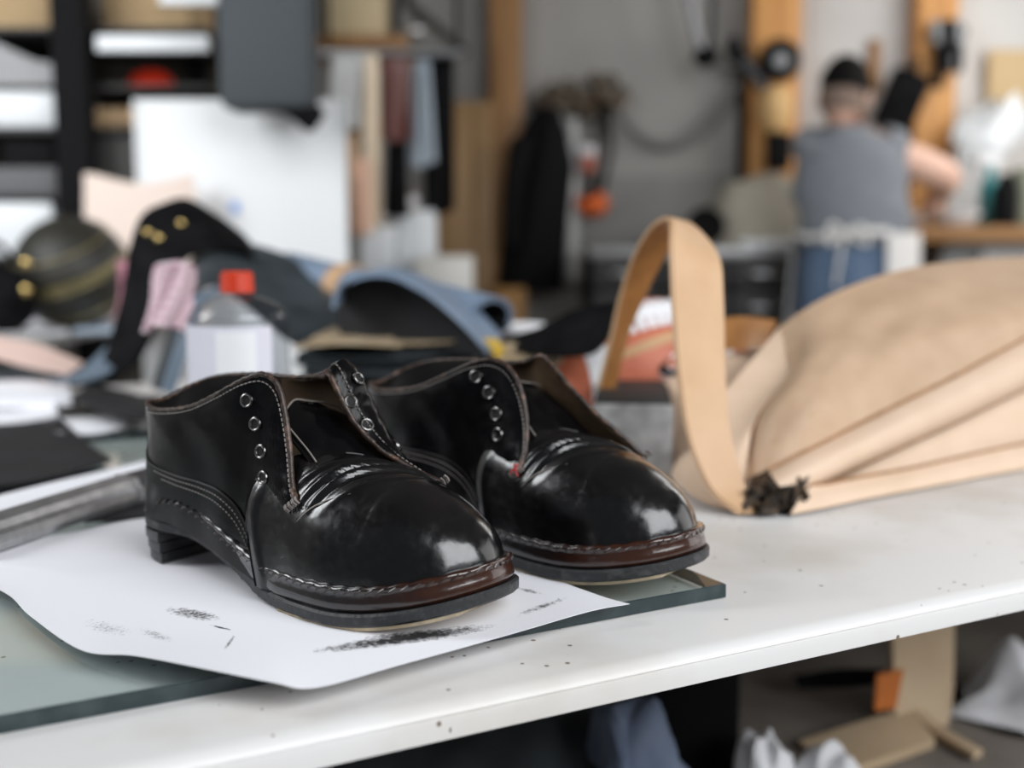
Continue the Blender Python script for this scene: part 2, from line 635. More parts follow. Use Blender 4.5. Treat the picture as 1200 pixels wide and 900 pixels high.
# ================================================================== PAPER UNDER THE SHOES
def smudged_paper():
    m = bpy.data.materials.new('smudged_paper')
    m.use_nodes = True
    nt = m.node_tree
    b = nt.nodes['Principled BSDF']
    b.inputs['Roughness'].default_value = 0.8
    L = nt.links.new
    tc = nt.nodes.new('ShaderNodeTexCoord')
    total = None
    # graphite smears: (start pixel, end pixel, half width, density, grain)
    base = PAPER_O
    for (p0, p1, hw, dens, sc) in (((358, 768), (590, 735), 0.011, 0.80, 300), ((420, 752), (560, 742), 0.009, 0.80, 260), ((600, 728), (670, 700), 0.005, 0.50, 330),
                                   ((190, 714), (262, 730), 0.009, 0.58, 420), ((245, 735), (275, 742), 0.0016, 0.75, 500), ((262, 770), (276, 745), 0.0014, 0.6, 500), ((95, 728), (160, 752), 0.010, 0.36, 500),
                                   ((600, 690), (640, 700), 0.004, 0.5, 420), ((160, 738), (205, 760), 0.006, 0.40, 600)):
        a, c = on(*p0, GL), on(*p1, GL)
        mid = (a + c) / 2 - base
        d = c - a
        mp = nt.nodes.new('ShaderNodeMapping')
        mp.vector_type = 'TEXTURE'
        mp.inputs['Location'].default_value = (mid.x, mid.y, 0)
        mp.inputs['Rotation'].default_value = (0, 0, math.atan2(d.y, d.x))
        mp.inputs['Scale'].default_value = (d.length / 2, hw, 1)
        L(tc.outputs['Object'], mp.inputs['Vector'])
        gr = nt.nodes.new('ShaderNodeTexGradient'); gr.gradient_type = 'SPHERICAL'
        L(mp.outputs['Vector'], gr.inputs['Vector'])
        nz = nt.nodes.new('ShaderNodeTexNoise')
        nz.inputs['Scale'].default_value = sc
        nz.inputs['Detail'].default_value = 7
        nz.inputs['Roughness'].default_value = 0.7
        L(tc.outputs['Object'], nz.inputs['Vector'])
        sq = nt.nodes.new('ShaderNodeMath'); sq.operation = 'POWER'; sq.inputs[1].default_value = 0.5
        L(gr.outputs['Fac'], sq.inputs[0])
        mu = nt.nodes.new('ShaderNodeMath'); mu.operation = 'MULTIPLY_ADD'; mu.inputs[1].default_value = dens * 0.75
        L(sq.outputs[0], mu.inputs[0]); L(nz.outputs['Fac'], mu.inputs[2])
        mr = nt.nodes.new('ShaderNodeMapRange')
        mr.inputs['From Min'].default_value = 0.68
        mr.inputs['From Max'].default_value = 0.98
        L(mu.outputs[0], mr.inputs['Value'])
        ins = nt.nodes.new('ShaderNodeMath'); ins.operation = 'GREATER_THAN'; ins.inputs[1].default_value = 0.0
        L(gr.outputs['Fac'], ins.inputs[0])
        mm = nt.nodes.new('ShaderNodeMath'); mm.operation = 'MULTIPLY'
        L(mr.outputs[0], mm.inputs[0]); L(ins.outputs[0], mm.inputs[1])
        if total is None:
            total = mm
        else:
            mx = nt.nodes.new('ShaderNodeMath'); mx.operation = 'MAXIMUM'
            L(total.outputs[0], mx.inputs[0]); L(mm.outputs[0], mx.inputs[1])
            total = mx
    mix = nt.nodes.new('ShaderNodeMix'); mix.data_type = 'RGBA'
    mix.inputs['A'].default_value = (0.80, 0.80, 0.84, 1)
    mix.inputs['B'].default_value = (0.015, 0.015, 0.016, 1)
    L(total.outputs[0], mix.inputs['Factor'])
    L(mix.outputs['Result'], b.inputs['Base Color'])
    return m


PAPER_O = on(300, 700, GL)
front = [(-90, 662, 0), (0, 692, .001), (35, 722, .001), (95, 762, .002), (160, 769, .006), (250, 786, .0085), (320, 800, .006), (370, 806, .001), (470, 779, .0006), (600, 743, .0006), (690, 717, .0008), (738, 708, .0015)]
back = [(-90, 655, 0), (0, 640, 0), (50, 630, 0), (95, 622, 0), (140, 612, 0), (190, 604, 0), (240, 597, 0), (300, 594, 0), (380, 600, 0), (480, 620, 0), (560, 645, 0), (610, 664, .001)]
F = spl([tuple(on(x, y, GL + 0.0012 + z)) for x, y, z in front], 90)
B = spl([tuple(on(x, y, GL + 0.0012 + z)) for x, y, z in back], 90)
P = []
for i in range(90):
    row = []
    for t in np.linspace(0, 1, 26):
        p = F[i] * (1 - t) + B[i] * t
        p[2] = GL + 0.0012 + (F[i][2] - GL - 0.0012) * max(0, 1 - t * 4.5) ** 1.5 + 0.0006 * math.exp(-((t - 0.55) / 0.03) ** 2)
        row.append(tuple(p))
    P.append(row)
o = MB().sheet(P, 0.00025).build('paper_sheet', smudged_paper(), loc=PAPER_O)
tag(o, 'creased white paper sheet with black smudges under the shoes', 'paper')


# ================================================================== SHOES
class ShoeB:
    """one derby boot in its own frame: x heel to toe, y left, z up; side -1 faces the camera"""

    def __init__(s, origin, yaw, spring, inner, far_cols, near_cols, zoff, roll=0.0):
        s.o, s.yaw, s.spring, s.inner = Vector(origin), yaw, spring, inner
        s.c, s.s = math.cos(yaw), math.sin(yaw)
        s.near_cols, s.far_cols = near_cols, far_cols
        s.zoff = zoff
        ox = [.009, .0125, .0215, .038, .064, .10, .14, .18, .222, .256, .281, .298, .308, .3125, .3135]
        hw = [0, .0155, .0255, .0320, .0345, .0335, .0380, .0465, .0530, .0515, .0440, .0330, .0195, .0080, 0]
        T = np.cumsum([0] + [math.hypot(ox[i + 1] - ox[i], hw[i + 1] - hw[i]) for i in range(len(ox) - 1)])
        s.T = T
        s.outl = np.array(list(zip(ox, hw)))

    def W(s, p):
        return (s.o.x + s.c * p[0] - s.s * p[1], s.o.y + s.s * p[0] + s.c * p[1], s.o.z + p[2] + s.zoff)

    def cline(s, x):
        return s.inner * (0.007 * max(0.0, (x - 0.12) / 0.2) ** 1.5 - 0.003 * math.exp(-((x - 0.12) / 0.05) ** 2))

    def outline(s, n, off=0.0, x0=None, x1=None):
        """n (x, half width) pairs from heel to toe, moved off outwards"""
        t = np.linspace(0, s.T[-1], 600)
        q = spl_at(s.T, s.outl, t)
        q[:, 1] = np.maximum(q[:, 1], 0)
        d = np.gradient(q, axis=0)
        nn = np.stack([-d[:, 1], d[:, 0]], 1)
        nn /= np.linalg.norm(nn, axis=1, keepdims=True) + 1e-9
        nn[0] = (-1, 0); nn[-1] = (1, 0)
        q = q + nn * off
        q[:, 1] = np.maximum(q[:, 1], 0)
        if x0 is not None:
            q = q[(q[:, 0] >= x0) & (q[:, 0] <= x1)]
        k = np.concatenate([[0], np.cumsum(np.linalg.norm(np.diff(q, axis=0), axis=1))])
        u = np.linspace(0, k[-1], n)
        return np.stack([np.interp(u, k, q[:, 0]), np.interp(u, k, q[:, 1])], 1)

    def hw(s, x):
        q = s.outline(300)
        i = np.argsort(q[:, 0])
        return float(np.interp(x, q[i, 0], q[i, 1]))

    def zs(s, x):
        """underside of the outsole"""
        heel = 0.024
        if x < 0.055:
            return heel
        if x < 0.175:
            t = (x - 0.055) / 0.12
            return heel * (1 - t * t * (3 - 2 * t))
        if x < 0.235:
            return 0.0
        return s.spring * ((x - 0.235) / 0.10) ** 1.7

    SOLE = 0.0088

    def zw(s, x):
        return s.zs(x) + s.SOLE

    def weltz(s, x):
        X = [-.02, 0, .025, .042, .055, .075, .10, .13, .17, .21, .25, .34]
        Z = [.003, .003, .004, .013, .020, .0235, .023, .020, .0165, .0155, .0155, .0165]
        return s.zw(x) + float(np.interp(x, X, Z))

    # ---- upper behind the vamp
    def setup(s):
        rows = []
        A = []
        for side, cols in ((-1, s.near_cols), (1, s.far_cols)):
            for a, xb, top, push, *lf in cols:
                lift = lf[0] if lf else 0.0
                if a == 0 and side == 1:
                    continue
                yb = side * (s.hw(max(xb, 0.009)) + 0.0) + s.cline(xb)
                if a == 0:
                    yb = 0.0
                zb_ = s.zw(xb) + 0.001
                b = np.array([xb, yb, zb_])
                t = np.array(top, float)
                h = t[2] - zb_
                if a == 0:
                    p1 = np.array([xb - .007, 0, zb_ + h * .38])
                    p2 = np.array([xb - .001, 0, zb_ + h * .75])
                else:
                    ymax = max(abs(yb), abs(t[1]))
                    back = max(0.0, 1 - a / 0.2)
                    p1 = b * .67 + t * .33
                    p1[1] = side * (abs(yb) + (.003 if a < .66 else -.001 if a < .93 else -.006)) if abs(yb) > .02 else yb * 1.12
                    p1[0] -= .006 * back
                    p2 = b * .28 + t * .72
                    p2[1] = side * (abs(t[1]) + push)
                    p2[2] = zb_ + h * (.80 + lift)
                rows.append(np.concatenate([b, p1, p2, t]))
                A.append(side * a)
        s.memo = {}
        i = np.argsort(A)
        s.A = np.array(A)[i]
        s.R = np.array(rows)[i]

    def Q(s, a, v):
        k = round(float(a), 5)
        r = s.memo.get(k)
        if r is None:
            r = s.memo[k] = spl_at(s.A, s.R, [a])[0]
        b, p1, p2, t = r[:3], r[3:6], r[6:9], r[9:12]
        w = 1 - v
        return w**3 * b + 3 * w * w * v * p1 + 3 * w * v * v * p2 + v**3 * t

    def Qn(s, a, v):
        e = 0.004
        a0, a1 = max(-1, a - e), min(1, a + e)
        v0, v1 = max(0, v - e), min(1, v + e)
        n = np.cross(s.Q(a1, v) - s.Q(a0, v), s.Q(a, v1) - s.Q(a, v0))
        return n / (np.linalg.norm(n) + 1e-12)

    def Qo(s, a, v, off):
        return s.Q(a, v) + s.Qn(a, v) * off * s.qs

    # ---- vamp
    def hc(s, x):
        X = [.14, .17, .19, .215, .245, .27, .29]
        Z = [.104, .098, .0935, .0870, .0800, .0745, .070]
        r = float(spl_at(X, np.array(Z), [min(x, .29)])[0][0])
        if x > .250:
            zb_ = s.zw(x) + .010
            k = min(1.0, (x - .250) / (.3132 - .250))
            return zb_ + max(0.0, r + s.zs(x) * .5 - zb_) * (1 - k**2.2) ** 0.58
        return r

    def V(s, x, ph, off=0.0):
        w = s.hw(min(x, .3135)) + off
        zb_ = s.zw(x) + 0.001
        zc = max(s.hc(x), zb_) + off
        n = 2.25
        c, q = math.cos(ph), math.sin(ph)
        y = -math.copysign(abs(c) ** (2 / n), c) * w
        z = zb_ + (zc - zb_) * abs(q) ** (2 / n)
        return np.array([x, y * 1.0 + s.cline(x), z])

    def vamp_start(s, ph):
        d = math.degrees(ph)
        D = [0, 12, 25, 38, 50, 60, 75, 90, 105, 120, 130, 142, 155, 168, 180]
        X = s.vstart
        return float(spl_at(D, np.array(X), [d])[0][0])


def build_shoe(S, name, label, red_thread=False):
    S.setup()
    # orientation sign of the analytic normals
    S.qs = 1.0
    if (S.Qn(-0.4, 0.3))[1] > 0:
        S.qs = -1.0
    t = tag(bpy.data.objects.new(name, None), label, 'shoe', 'pair of black leather shoes')
    COL.objects.link(t)
    base = S.W((0.16, 0, 0))
    t.location = base
    t['_w'] = list(base)
    W = S.W
    along = []

    def side_pairs(off, n, x0=None, x1=None):
        q = S.outline(n, off, x0, x1)
        nr = [(x, -w + S.cline(x)) for x, w in q]
        fr = [(x, w + S.cline(x)) for x, w in q]
        return nr, fr

    def pairs(off, n, x0=None, x1=None):
        if not callable(off):
            return side_pairs(off, n, x0, x1)
        q = S.outline(n, .0085, x0, x1)
        q0 = S.outline(400, 0.0)
        r = []
        for x, w in q:
            d = off(x) - .0085
            if w < 1e-6:
                r.append((x + (-d if x < .1 else d), 0.0))
            else:
                i = int(np.argmin(np.abs(q[:, 0] - x) + np.abs(q[:, 1] - w)))
                t_ = q[min(i + 1, len(q) - 1)] - q[max(i - 1, 0)]
                t_ = t_ / (np.linalg.norm(t_) + 1e-9)
                r.append((x - t_[1] * d, max(0.0, w + t_[0] * d)))
        return [(x, -w + S.cline(x)) for x, w in r], [(x, w + S.cline(x)) for x, w in r]

    def slab(layers, n=70, x0=None, x1=None):
        """closed slab: layers = list of (outward offset, z function), bottom to top"""
        m = MB()
        loops = []
        for off, zf in layers:
            nr, fr = pairs(off, n, x0, x1)
            lp = nr + fr[::-1][1:-1]
            loops.append([W((x, y, zf(x))) for x, y in lp])
        m.grid(loops, cv=True)
        for k, (off, zf) in ((0, layers[0]), (-1, layers[-1])):
            nr, fr = pairs(off, n, x0, x1)
            m.grid([[W((nr[i][0], nr[i][1] * (1 - u) + fr[i][1] * u, zf(nr[i][0]))) for u in np.linspace(0, 1, 9)] for i in range(n)])
        return m

    # outsole, its pale layer, heel lifts
    jag = lambda x: 0.0004 * math.sin(x * 310) + 0.0003 * math.sin(x * 710 + 1)
    so_ = lambda x, d=0.0: float(np.interp(x, [0, .046, .075, .13, .165, .20, .23], [.0002, .0002, -.006, -.004, .003, .0075, .0085])) + d
    so = .0085
    slab([(lambda x: so_(x, -.0015), lambda x: S.zs(x) + .0006), (lambda x: so_(x), lambda x: S.zs(x) + .002 + jag(x)),
          (lambda x: so_(x), lambda x: S.zs(x) + S.SOLE - .0015), (lambda x: so_(x, -.0014), lambda x: S.zs(x) + S.SOLE)], n=110).build('outsole', M_SOLE, t, angle=35)
    o = slab([(so - .0030, lambda x: S.zs(x) - .0018), (so - .0016, lambda x: S.zs(x) + .0012)], x0=.19, x1=.309).build('sole_filler', M_SOLE_PALE, t, angle=35)
    o['label'] = 'pale worn layer under the sole edge'
    for k in range(3):
        z0, z1 = 0.0002 + k * .008, (k + 1) * .008 - .0005
        g = .0014 * k - .0042
        slab([(.001 + g, lambda x: z0), (.0016 + g, lambda x: z0 + .001), (.0016 + g, lambda x: z1 - .0006), (.001 + g, lambda x: z1)],
             n=34, x0=-.01, x1=.046).build('heel_lift', M_HEEL, t, angle=35)

    # welt: a rolled band all round with a stitched upper ridge
    def wo(x, u):
        prof = [(-.004, 0.0), (.0045, .02), (.0058, .18), (.0050, .45), (.0036, .66), (.0040, .76), (.0046, .84), (.0040, .93), (.0016, 1.0), (-.002, .98)]
        return prof
    prof = wo(0, 0)
    n = 150
    m = MB()
    rows = []
    for off, u in prof:
        nr, fr = pairs(lambda x: off * float(np.interp(x, [0, .05, .08, .15, .19], [.12, .3, .75, .9, 1])) - .012 * (1 - u) ** 1.2 * float(np.interp(x, [0, .05, .075, .12, .155, .185], [.10, .25, 1, .9, .35, 0])), n)
        lp = nr + fr[::-1][1:-1]
        row = []
        for x, y in lp:
            zz = S.zw(x) + u * (S.weltz(x) - S.zw(x)) + (.0004 * math.sin(x * 520) if u > .6 else 0)
            row.append(W((x, y, zz)))
            along.append(x)
        rows.append(row)
    m.grid(rows, cv=True)
    wl = m.build('welt', M_WELT, t, angle=60)
    # the wear on the welt follows the shoe's length: store it with the mesh
    at_ = wl.data.attributes.new('along', 'FLOAT', 'POINT')
    inv = Vector((S.c, S.s, 0))
    for i, vtx in enumerate(wl.data.vertices):
        wp = Vector(vtx.co) + Vector(base) - S.o
        at_.data[i].value = wp.dot(inv) + S.wear
    # stitches along the welt
    m = MB()
    nr, fr = side_pairs(.0042, 400)
    for lst, sd in ((nr, -1), (fr, 1)):
        acc, last = 0, None
        for i in range(len(lst) - 2):
            x, y = lst[i]
            if last is None or math.hypot(x - last[0], y - last[1]) > .0066:
                if x > .052 and (sd < 0 or x > .19):
                    last = (x, y)
                    x2, y2 = lst[min(i + 5, len(lst) - 1)]
                    zf = lambda q: S.zw(q) + .80 * (S.weltz(q) - S.zw(q))
                    m.tube([W((x, y, zf(x) - .0012)), W(((x + x2) / 2, (y + y2) / 2 + sd * .0006, zf(x) + .0004)), W((x2, y2, zf(x2) + .0012))], .0007, 5)
                elif last is None:
                    last = (x, y)
    m.build('welt_stitching', M_THREAD, t, stuff=True)

    # quarters: the leather from throat to throat round the heel
    aa = np.concatenate([np.linspace(-1, -.6, 40), np.linspace(-.6, .6, 64)[1:-1], np.linspace(.6, 1, 40)])
    vv = np.linspace(0, 1, 30)

    def wrinkle(a, v, p):
        # fine creases that run out from each eyelet towards the edge
        w = 0.0
        if abs(a) > .55 and v > .3:
            w = .0007 * math.sin(p[2] * 900 + p[0] * 380) * min(1, (abs(a) - .55) * 4) * max(0, min(1, (v - .55) * 4))
        w += .0009 * math.sin(p[0] * 130 + p[2] * 60) * math.sin(p[2] * 75 + 1.3) * v
        return w
    Pq = []
    for a in aa:
        r = []
        for v in vv:
            p = S.Q(a, v)
            r.append(p + S.Qn(a, v) * S.qs * wrinkle(a, v, p))
        Pq.append(r)
    MB().sheet([[W(p) for p in r] for r in Pq], 0.0004 * S.qs).build('upper', M_LEATHER, t, angle=60)
    for a0, a1, m_, nm in ((-.58, .50, M_LEATHER_B, 'heel_lining'), (-1, -.58, M_LINING, 'facing_lining'), (.50, 1, M_LINING, 'facing_lining')):
        MB().sheet([[W(S.Qo(a, v, -.0024)) for v in np.linspace(.02, .985, 18)] for a in np.linspace(a0, a1, 44)], 0.0006).build(nm, m_, t, angle=60)
    # heel counter overlay and its seam
    def vc(a):
        A_ = [-.86, -.74, -.62, -.5, -.38, -.26, -.14, 0, .14, .26, .38, .5, .62, .74, .86]
        Z_ = [.10, .24, .33, .37, .40, .47, .58, .66, .58, .47, .40, .37, .33, .24, .10]
        return float(spl_at(A_, np.array(Z_), [a])[0][0])
    ca = np.linspace(-.84, .84, 110)
    MB().sheet([[W(S.Qo(a, v * vc(a), .0006)) for v in np.linspace(0.0, 1, 12)] for a in ca], 0.0009 * S.qs).build('heel_counter', M_LEATHER, t, angle=60)
    m = MB()
    for dv in (.012,):
        m.tube([W(S.Qo(a, vc(a) + dv * 0, .0012)) for a in ca], .0006, 6)
    m.build('counter_seam', M_LEATHER_B, t)
    # binding along the topline and down both flap edges
    ea = np.concatenate([np.linspace(-1, -.55, 60), np.linspace(-.55, .55, 70)[1:-1], np.linspace(.55, 1, 60)])
    m = MB()
    m.tube([W(S.Qo(a, 1.0, -.0006) + np.array([0, 0, .0003 * math.sin(a * 190)])) for a in ea], [(.0021 if abs(a) > .66 else .0017) * (1 + .05 * math.sin(a * 260)) for a in ea], 8)
    m.build('topline_binding', M_EDGE_WORN, t, angle=60)
    m = MB()
    for sg in (-1, 1):
        # edge stitches: a row just inside the topline, two rows over the counter
        def row(fn, a0, a1, step, ln, r):
            n_ = 500
            pts = [np.array(W(fn(a))) for a in np.linspace(a0, a1, n_)]
            d = np.concatenate([[0], np.cumsum([np.linalg.norm(pts[i + 1] - pts[i]) for i in range(n_ - 1)])])
            k = 0.0
            while k + ln < d[-1]:
                p = [np.array([np.interp(k + f * ln, d, [q[j] for q in pts]) for j in range(3)]) for f in (0, .5, 1)]
                m.tube(p, r, 5)
                k += step
        e_ = .045
        row(lambda a: S.Qo(a, 1 - .055, .0010), sg * .16, sg * .995, .0034, .0022, .00042)
        row(lambda a: S.Qo(a, min(.95, vc(a) - .03), .0019), sg * .30, sg * .80, .0031, .0014, .00040)
        row(lambda a: S.Qo(a, min(.95, vc(a) - .065), .0019), sg * .34, sg * .80, .0031, .0014, .00040)
    m.build('seam_stitching', M_THREAD_P, t, stuff=True)
    # eyelets
    for sg, tg in ((-1, S.near_eyes), (1, S.far_eyes)):
        for ex, ez in tg:
            best = min(((S.Q(sg * a, v)[0] - ex) ** 2 + (S.Q(sg * a, v)[2] - ez) ** 2, a, v)
                       for a in np.linspace(.45, .99, 60) for v in np.linspace(.3, .97, 50))
            a, v = sg * best[1], best[2]
            nn = S.Qn(a, v) * S.qs
            c = S.Q(a, v)
            wn = np.array(W(c + nn)) - np.array(W(c))
            m = MB()
            m.ring(W(c + nn * .0012), wn, S.eye_r, .0009, 24, 8)
            ey = m.build('eyelet', M_EYELET, t)
            h = MB()
            u_ = Vector(wn).orthogonal().normalized()
            v_ = Vector(wn).cross(u_)
            h.prism([((S.eye_r - .0005) * math.cos(k * math.pi / 8), (S.eye_r - .0005) * math.sin(k * math.pi / 8)) for k in range(16)], W(c + nn * .0007), u_, v_, .0002)
            h.build('hole', M_HOLE, ey)
            m = MB()

    # vamp and toe
    pn, xn = 90, 130
    P = []
    for i in range(xn):
        u = i / (xn - 1)
        uu = 1 - (1 - u) ** 1.7
        r = []
        for j in range(pn):
            ph = math.pi * j / (pn - 1)
            x0 = S.vamp_start(ph)
            x = x0 + (.3134 - x0) * uu
            p = S.V(x, ph, .0016 * (1 - uu) + .0004 + .003 * max(0, 1 - uu * 3) * math.cos(ph) ** 2)
            d = x - x0
            # walking creases behind the toe, strongest across the top
            mid = max(0.0, min(1.0, (math.sin(ph) - .58) / .34))
            xl = float(np.interp(math.degrees(ph), [20, 42, 90, 138, 160], [.190, .197, .2205, .247, .25]))
            d2 = x - xl
            g_ = lambda c_, w_: math.exp(-((d2 - c_) / w_) ** 2)
            cr = (.0026 * g_(.001, .0022) - .0018 * g_(.0045, .0018) + .0026 * g_(.009, .0022) - .0012 * g_(.0135, .002)
                  + .0008 * g_(.021 - .004 * math.cos(2 * ph), .0026) + .0012 * g_(-.008 - .003 * math.cos(ph), .002)) * mid
            cr += .0009 * math.exp(-((d - .007) / .004) ** 2) * (1 - mid)
            dent = .0007 * math.sin(x * 95 + 2 * ph) * math.sin(3 * ph + 1) * min(1, d / .03) * (1 - uu)
            p = p + np.array([0, -math.cos(ph) * 1.0, max(.25, math.sin(ph))]) * (cr + dent)
            r.append(W(p))
        P.append(r)
    MB().sheet(P, .0005).build('vamp', M_TOE, t, angle=70)
    # an old scratch over the near side of the vamp
    sc_ = [W(S.V(x, math.radians(p_), .0024)) for x, p_ in ((.196, 27), (.2045, 37), (.216, 47), (.231, 58))]
    MB().tube(spl(sc_, 40), [.0001 + .0004 * math.sin(math.pi * i / 39) for i in range(40)], 5).build('scratch', M_THREAD_P, t)
    # rolled back edge of the vamp
    m = MB()
    for j0, j1 in ((0, 44), (46, 90)):
        pass
    edge = [P[0][j] for j in range(pn)]
    m.tube(edge, .0011, 6)
    m.build('vamp_edge', M_LEATHER, t, angle=60)
    # small tacking stitches where flap and vamp meet
    m = MB()
    for sg, cols in ((-1, S.near_cols), (1, S.far_cols)):
        q = np.array(cols[-1][2])
        for k in range(7):
            c = q + np.array([.004 - .0016 * k, sg * (.0012 + .0006 * (k % 2)), .0025 - .0012 * k])
            m.tube([W(c + np.array([-.002, sg * .001, .0018])), W(c + np.array([0, sg * .0022, 0])), W(c + np.array([.002, sg * .001, -.0018]))], .0007, 5)
    m.build('tack_stitching', M_THREAD_P, t, stuff=True)
    if red_thread:
        m = MB()
        q = np.array(S.near_cols[-1][2])
        for k in range(9):
            a_ = rng.normal(size=3) * .0022
            b_ = rng.normal(size=3) * .0022
            m.tube([W(q + np.array([.001, -.003, .002]) + a_), W(q + np.array([.001, -.0045, .002]) + (a_ + b_) / 2), W(q + np.array([.001, -.003, .002]) + b_)], .0009, 5)
        m.build('red_thread_knot', mat('red_thread', (0.42, 0.05, 0.05), 0.6), t)['label'] = 'tuft of red thread at the flap corner'
    # tongue
    P = []
    tz = S.tongue
    for i in range(34):
        u = i / 33
        x, z = spl_at([0, .3, .6, .85, 1], np.array(tz), [u])[0]
        k = max(0.0, (u - .86) / .14)
        hwid = (.043 * (1 - u) + .033 * u) * math.sqrt(max(0.0004, 1 - (k * .93) ** 2))
        r = []
        for j in range(25):
            y = (j / 24 - .5) * 2
            zz = z - (y * y) * (.022 * (1 - u) + .010 * u) * (hwid / .03) * (.8 if y < 0 else .55)
            zz += .0010 * math.sin(x * 300 + y * 4) * (1 - y * y)
            r.append(W((x + .004 * y * y * u, y * hwid * (1.0 if y > 0 else .74) + S.cline(x) + .003, zz)))
        P.append(r)
    MB().sheet(P, .0022).build('tongue', M_LEATHER, t, angle=60)
    m = MB()
    nP = len(P)
    path = [P[i][1] for i in range(18, nP - 1)] + [P[nP - 2][j] for j in range(2, 23)] + [P[i][23] for i in range(nP - 2, 17, -1)]
    m.tube([np.array(p) + np.array([0, 0, .0026]) for p in path], .0006, 5)
    m.build('tongue_stitching', M_THREAD_P, t, stuff=True)
    # insole
    slab([(-.004, lambda x: S.zw(x) + .002), (-.004, lambda x: S.zw(x) + .005)], x0=.002, x1=.23).build('insole', M_LINING, t)
    return t


NEAR = [(0, .004, (.012, 0, .1135), 0), (.10, .007, (.0165, -.017, .1135), .000), (.24, .030, (.043, -.0290, .1115), .002),
        (.40, .068, (.083, -.0320, .1170), .004), (.52, .098, (.113, -.0315, .1285), .005), (.62, .118, (.136, -.0285, .1395), .007),
        (.70, .134, (.151, -.0245, .1430), .008), (.76, .147, (.1615, -.0230, .1365), .009), (.83, .160, (.1700, -.0250, .1190), .010),
        (.90, .173, (.1790, -.0300, .0970), .010), (.96, .186, (.1880, -.0370, .0770), .009), (1.0, .196, (.1950, -.0410, .0670), -.001)]
FAR_L = [(0, .004, (.012, 0, .1135), 0), (.10, .007, (.0155, .019, .1200), .000), (.24, .030, (.038, .0310, .1290), .002),
         (.40, .068, (.080, .0335, .1335), .004), (.52, .100, (.114, .0320, .1340), .008, .05), (.62, .124, (.145, .0260, .1370), .022, .25),
         (.70, .142, (.165, .0160, .1390), .038, .45), (.76, .158, (.1755, .0110, .1410), .045, .55), (.83, .178, (.1850, .0120, .1260), .045, .60),
         (.90, .200, (.1960, .0160, .1075), .038, .50), (.96, .220, (.2170, .0240, .0890), .022, .35), (1.0, .232, (.2460, .0390, .0730), .006)]
FAR_R = FAR_L[:6] + [(.70, .142, (.163, .0235, .1425), .014), (.76, .158, (.1735, .0215, .1390), .015), (.83, .178, (.1900, .0220, .1230), .015),
         (.90, .200, (.2120, .0260, .1030), .013), (.96, .220, (.2330, .0340, .0850), .009), (1.0, .232, (.2460, .0400, .0720), .006)]
NEAR_R = NEAR[:5] + [(.62, .118, (.137, -.0285, .1390), .008), (.70, .134, (.154, -.0240, .1425), .010), (.76, .147, (.1680, -.0220, .1370), .011),
                     (.83, .160, (.1810, -.0240, .1210), .012), (.90, .173, (.1900, -.0290, .0990), .012), (.96, .186, (.1940, -.0360, .0790), .010), (1.0, .196, (.1930, -.0410, .0670), -.001)]
VST_L = [.166, .158, .151, .153, .162, .172, .188, .202, .217, .229, .238, .244, .228, .215, .210]
VST_R = [.166, .158, .151, .153, .162, .172, .188, .202, .217, .229, .238, .244, .228, .215, .210]
hL = on(185, 642, GL)
yawL = math.radians(-35.9)
L = ShoeB((hL.x, hL.y, GL), yawL, .021, 1, FAR_L, NEAR, .0020)
L.wear, L.vstart = 0.0, VST_L
L.near_eyes = [(.141, .1265), (.1495, .1105), (.1555, .0940), (.1605, .0775)]
L.far_eyes = [(.183, .1380), (.188, .1240), (.198, .1080), (.2120, .0930)]
L.eye_r = .0039
L.tongue = [(.240, .0700), (.212, .0860), (.188, .1030), (.167, .1155), (.152, .1225)]
build_shoe(L, 'derby_shoe', 'left one of the two black leather shoes, nearest the camera, laces removed')

R_ = ShoeB((-0.1288 + .009, 0.9637 - .007, GL), math.radians(-38.7), .017, -1, FAR_R, NEAR_R, .0020)
R_.wear, R_.vstart = 0.025, VST_R
R_.near_eyes = [(.143, .1300), (.155, .1180), (.163, .1040), (.168, .0890)]
R_.far_eyes = [(.155, .1325), (.170, .1170), (.186, .1010), (.2050, .0860)]
R_.tongue = L.tongue
R_.eye_r = .0043
build_shoe(R_, 'derby_shoe', 'right one of the two black leather shoes, a tuft of red thread at its flap', True)


# ================================================================== TAN LEATHER TOTE
M_TAN = mat('tan_leather', (0.46, 0.31, 0.20), 0.65, noise=(26, (0.52, 0.36, 0.24), 0.3, 0.7), bump=(180, 0.12, 0.0008))
M_TAN_LIT = mat('lit_tan_gusset', (0.62, 0.455, 0.325), 0.55, noise=(26, (0.67, 0.50, 0.37), 0.3, 0.7), bump=(180, 0.1, 0.0008))  # paler copy of the panel's tan: light on the folds put into colour
M_TAN_H = mat('tan_handle_leather', (0.52, 0.32, 0.175), 0.5, noise=(20, (0.58, 0.375, 0.22), 0.3, 0.7), bump=(220, 0.12, 0.0006))
M_TAN_D = mat('burnished_edge', (0.22, 0.10, 0.035), 0.5, noise=(90, (0.34, 0.17, 0.07)))
M_TAN_L = mat('burnished_brown_flesh_side', (0.30, 0.125, 0.032), 0.5, noise=(40, (0.40, 0.18, 0.05)))
M_TORN = mat('torn_dark_fibre', (0.02, 0.014, 0.010), 0.8, noise=(120, (0.10, 0.06, 0.03), 0.45, 0.7), bump=(300, 0.8, 0.002))


def d0(px):
    y = float(spl_at([868, 905, 940, 1000, 1100, 1200, 1300, 1420], np.array([604, 607, 603, 590, 570.5, 552, 533, 511.]), [px])[0][0])
    return on(px, y, TOP + 0.001).y


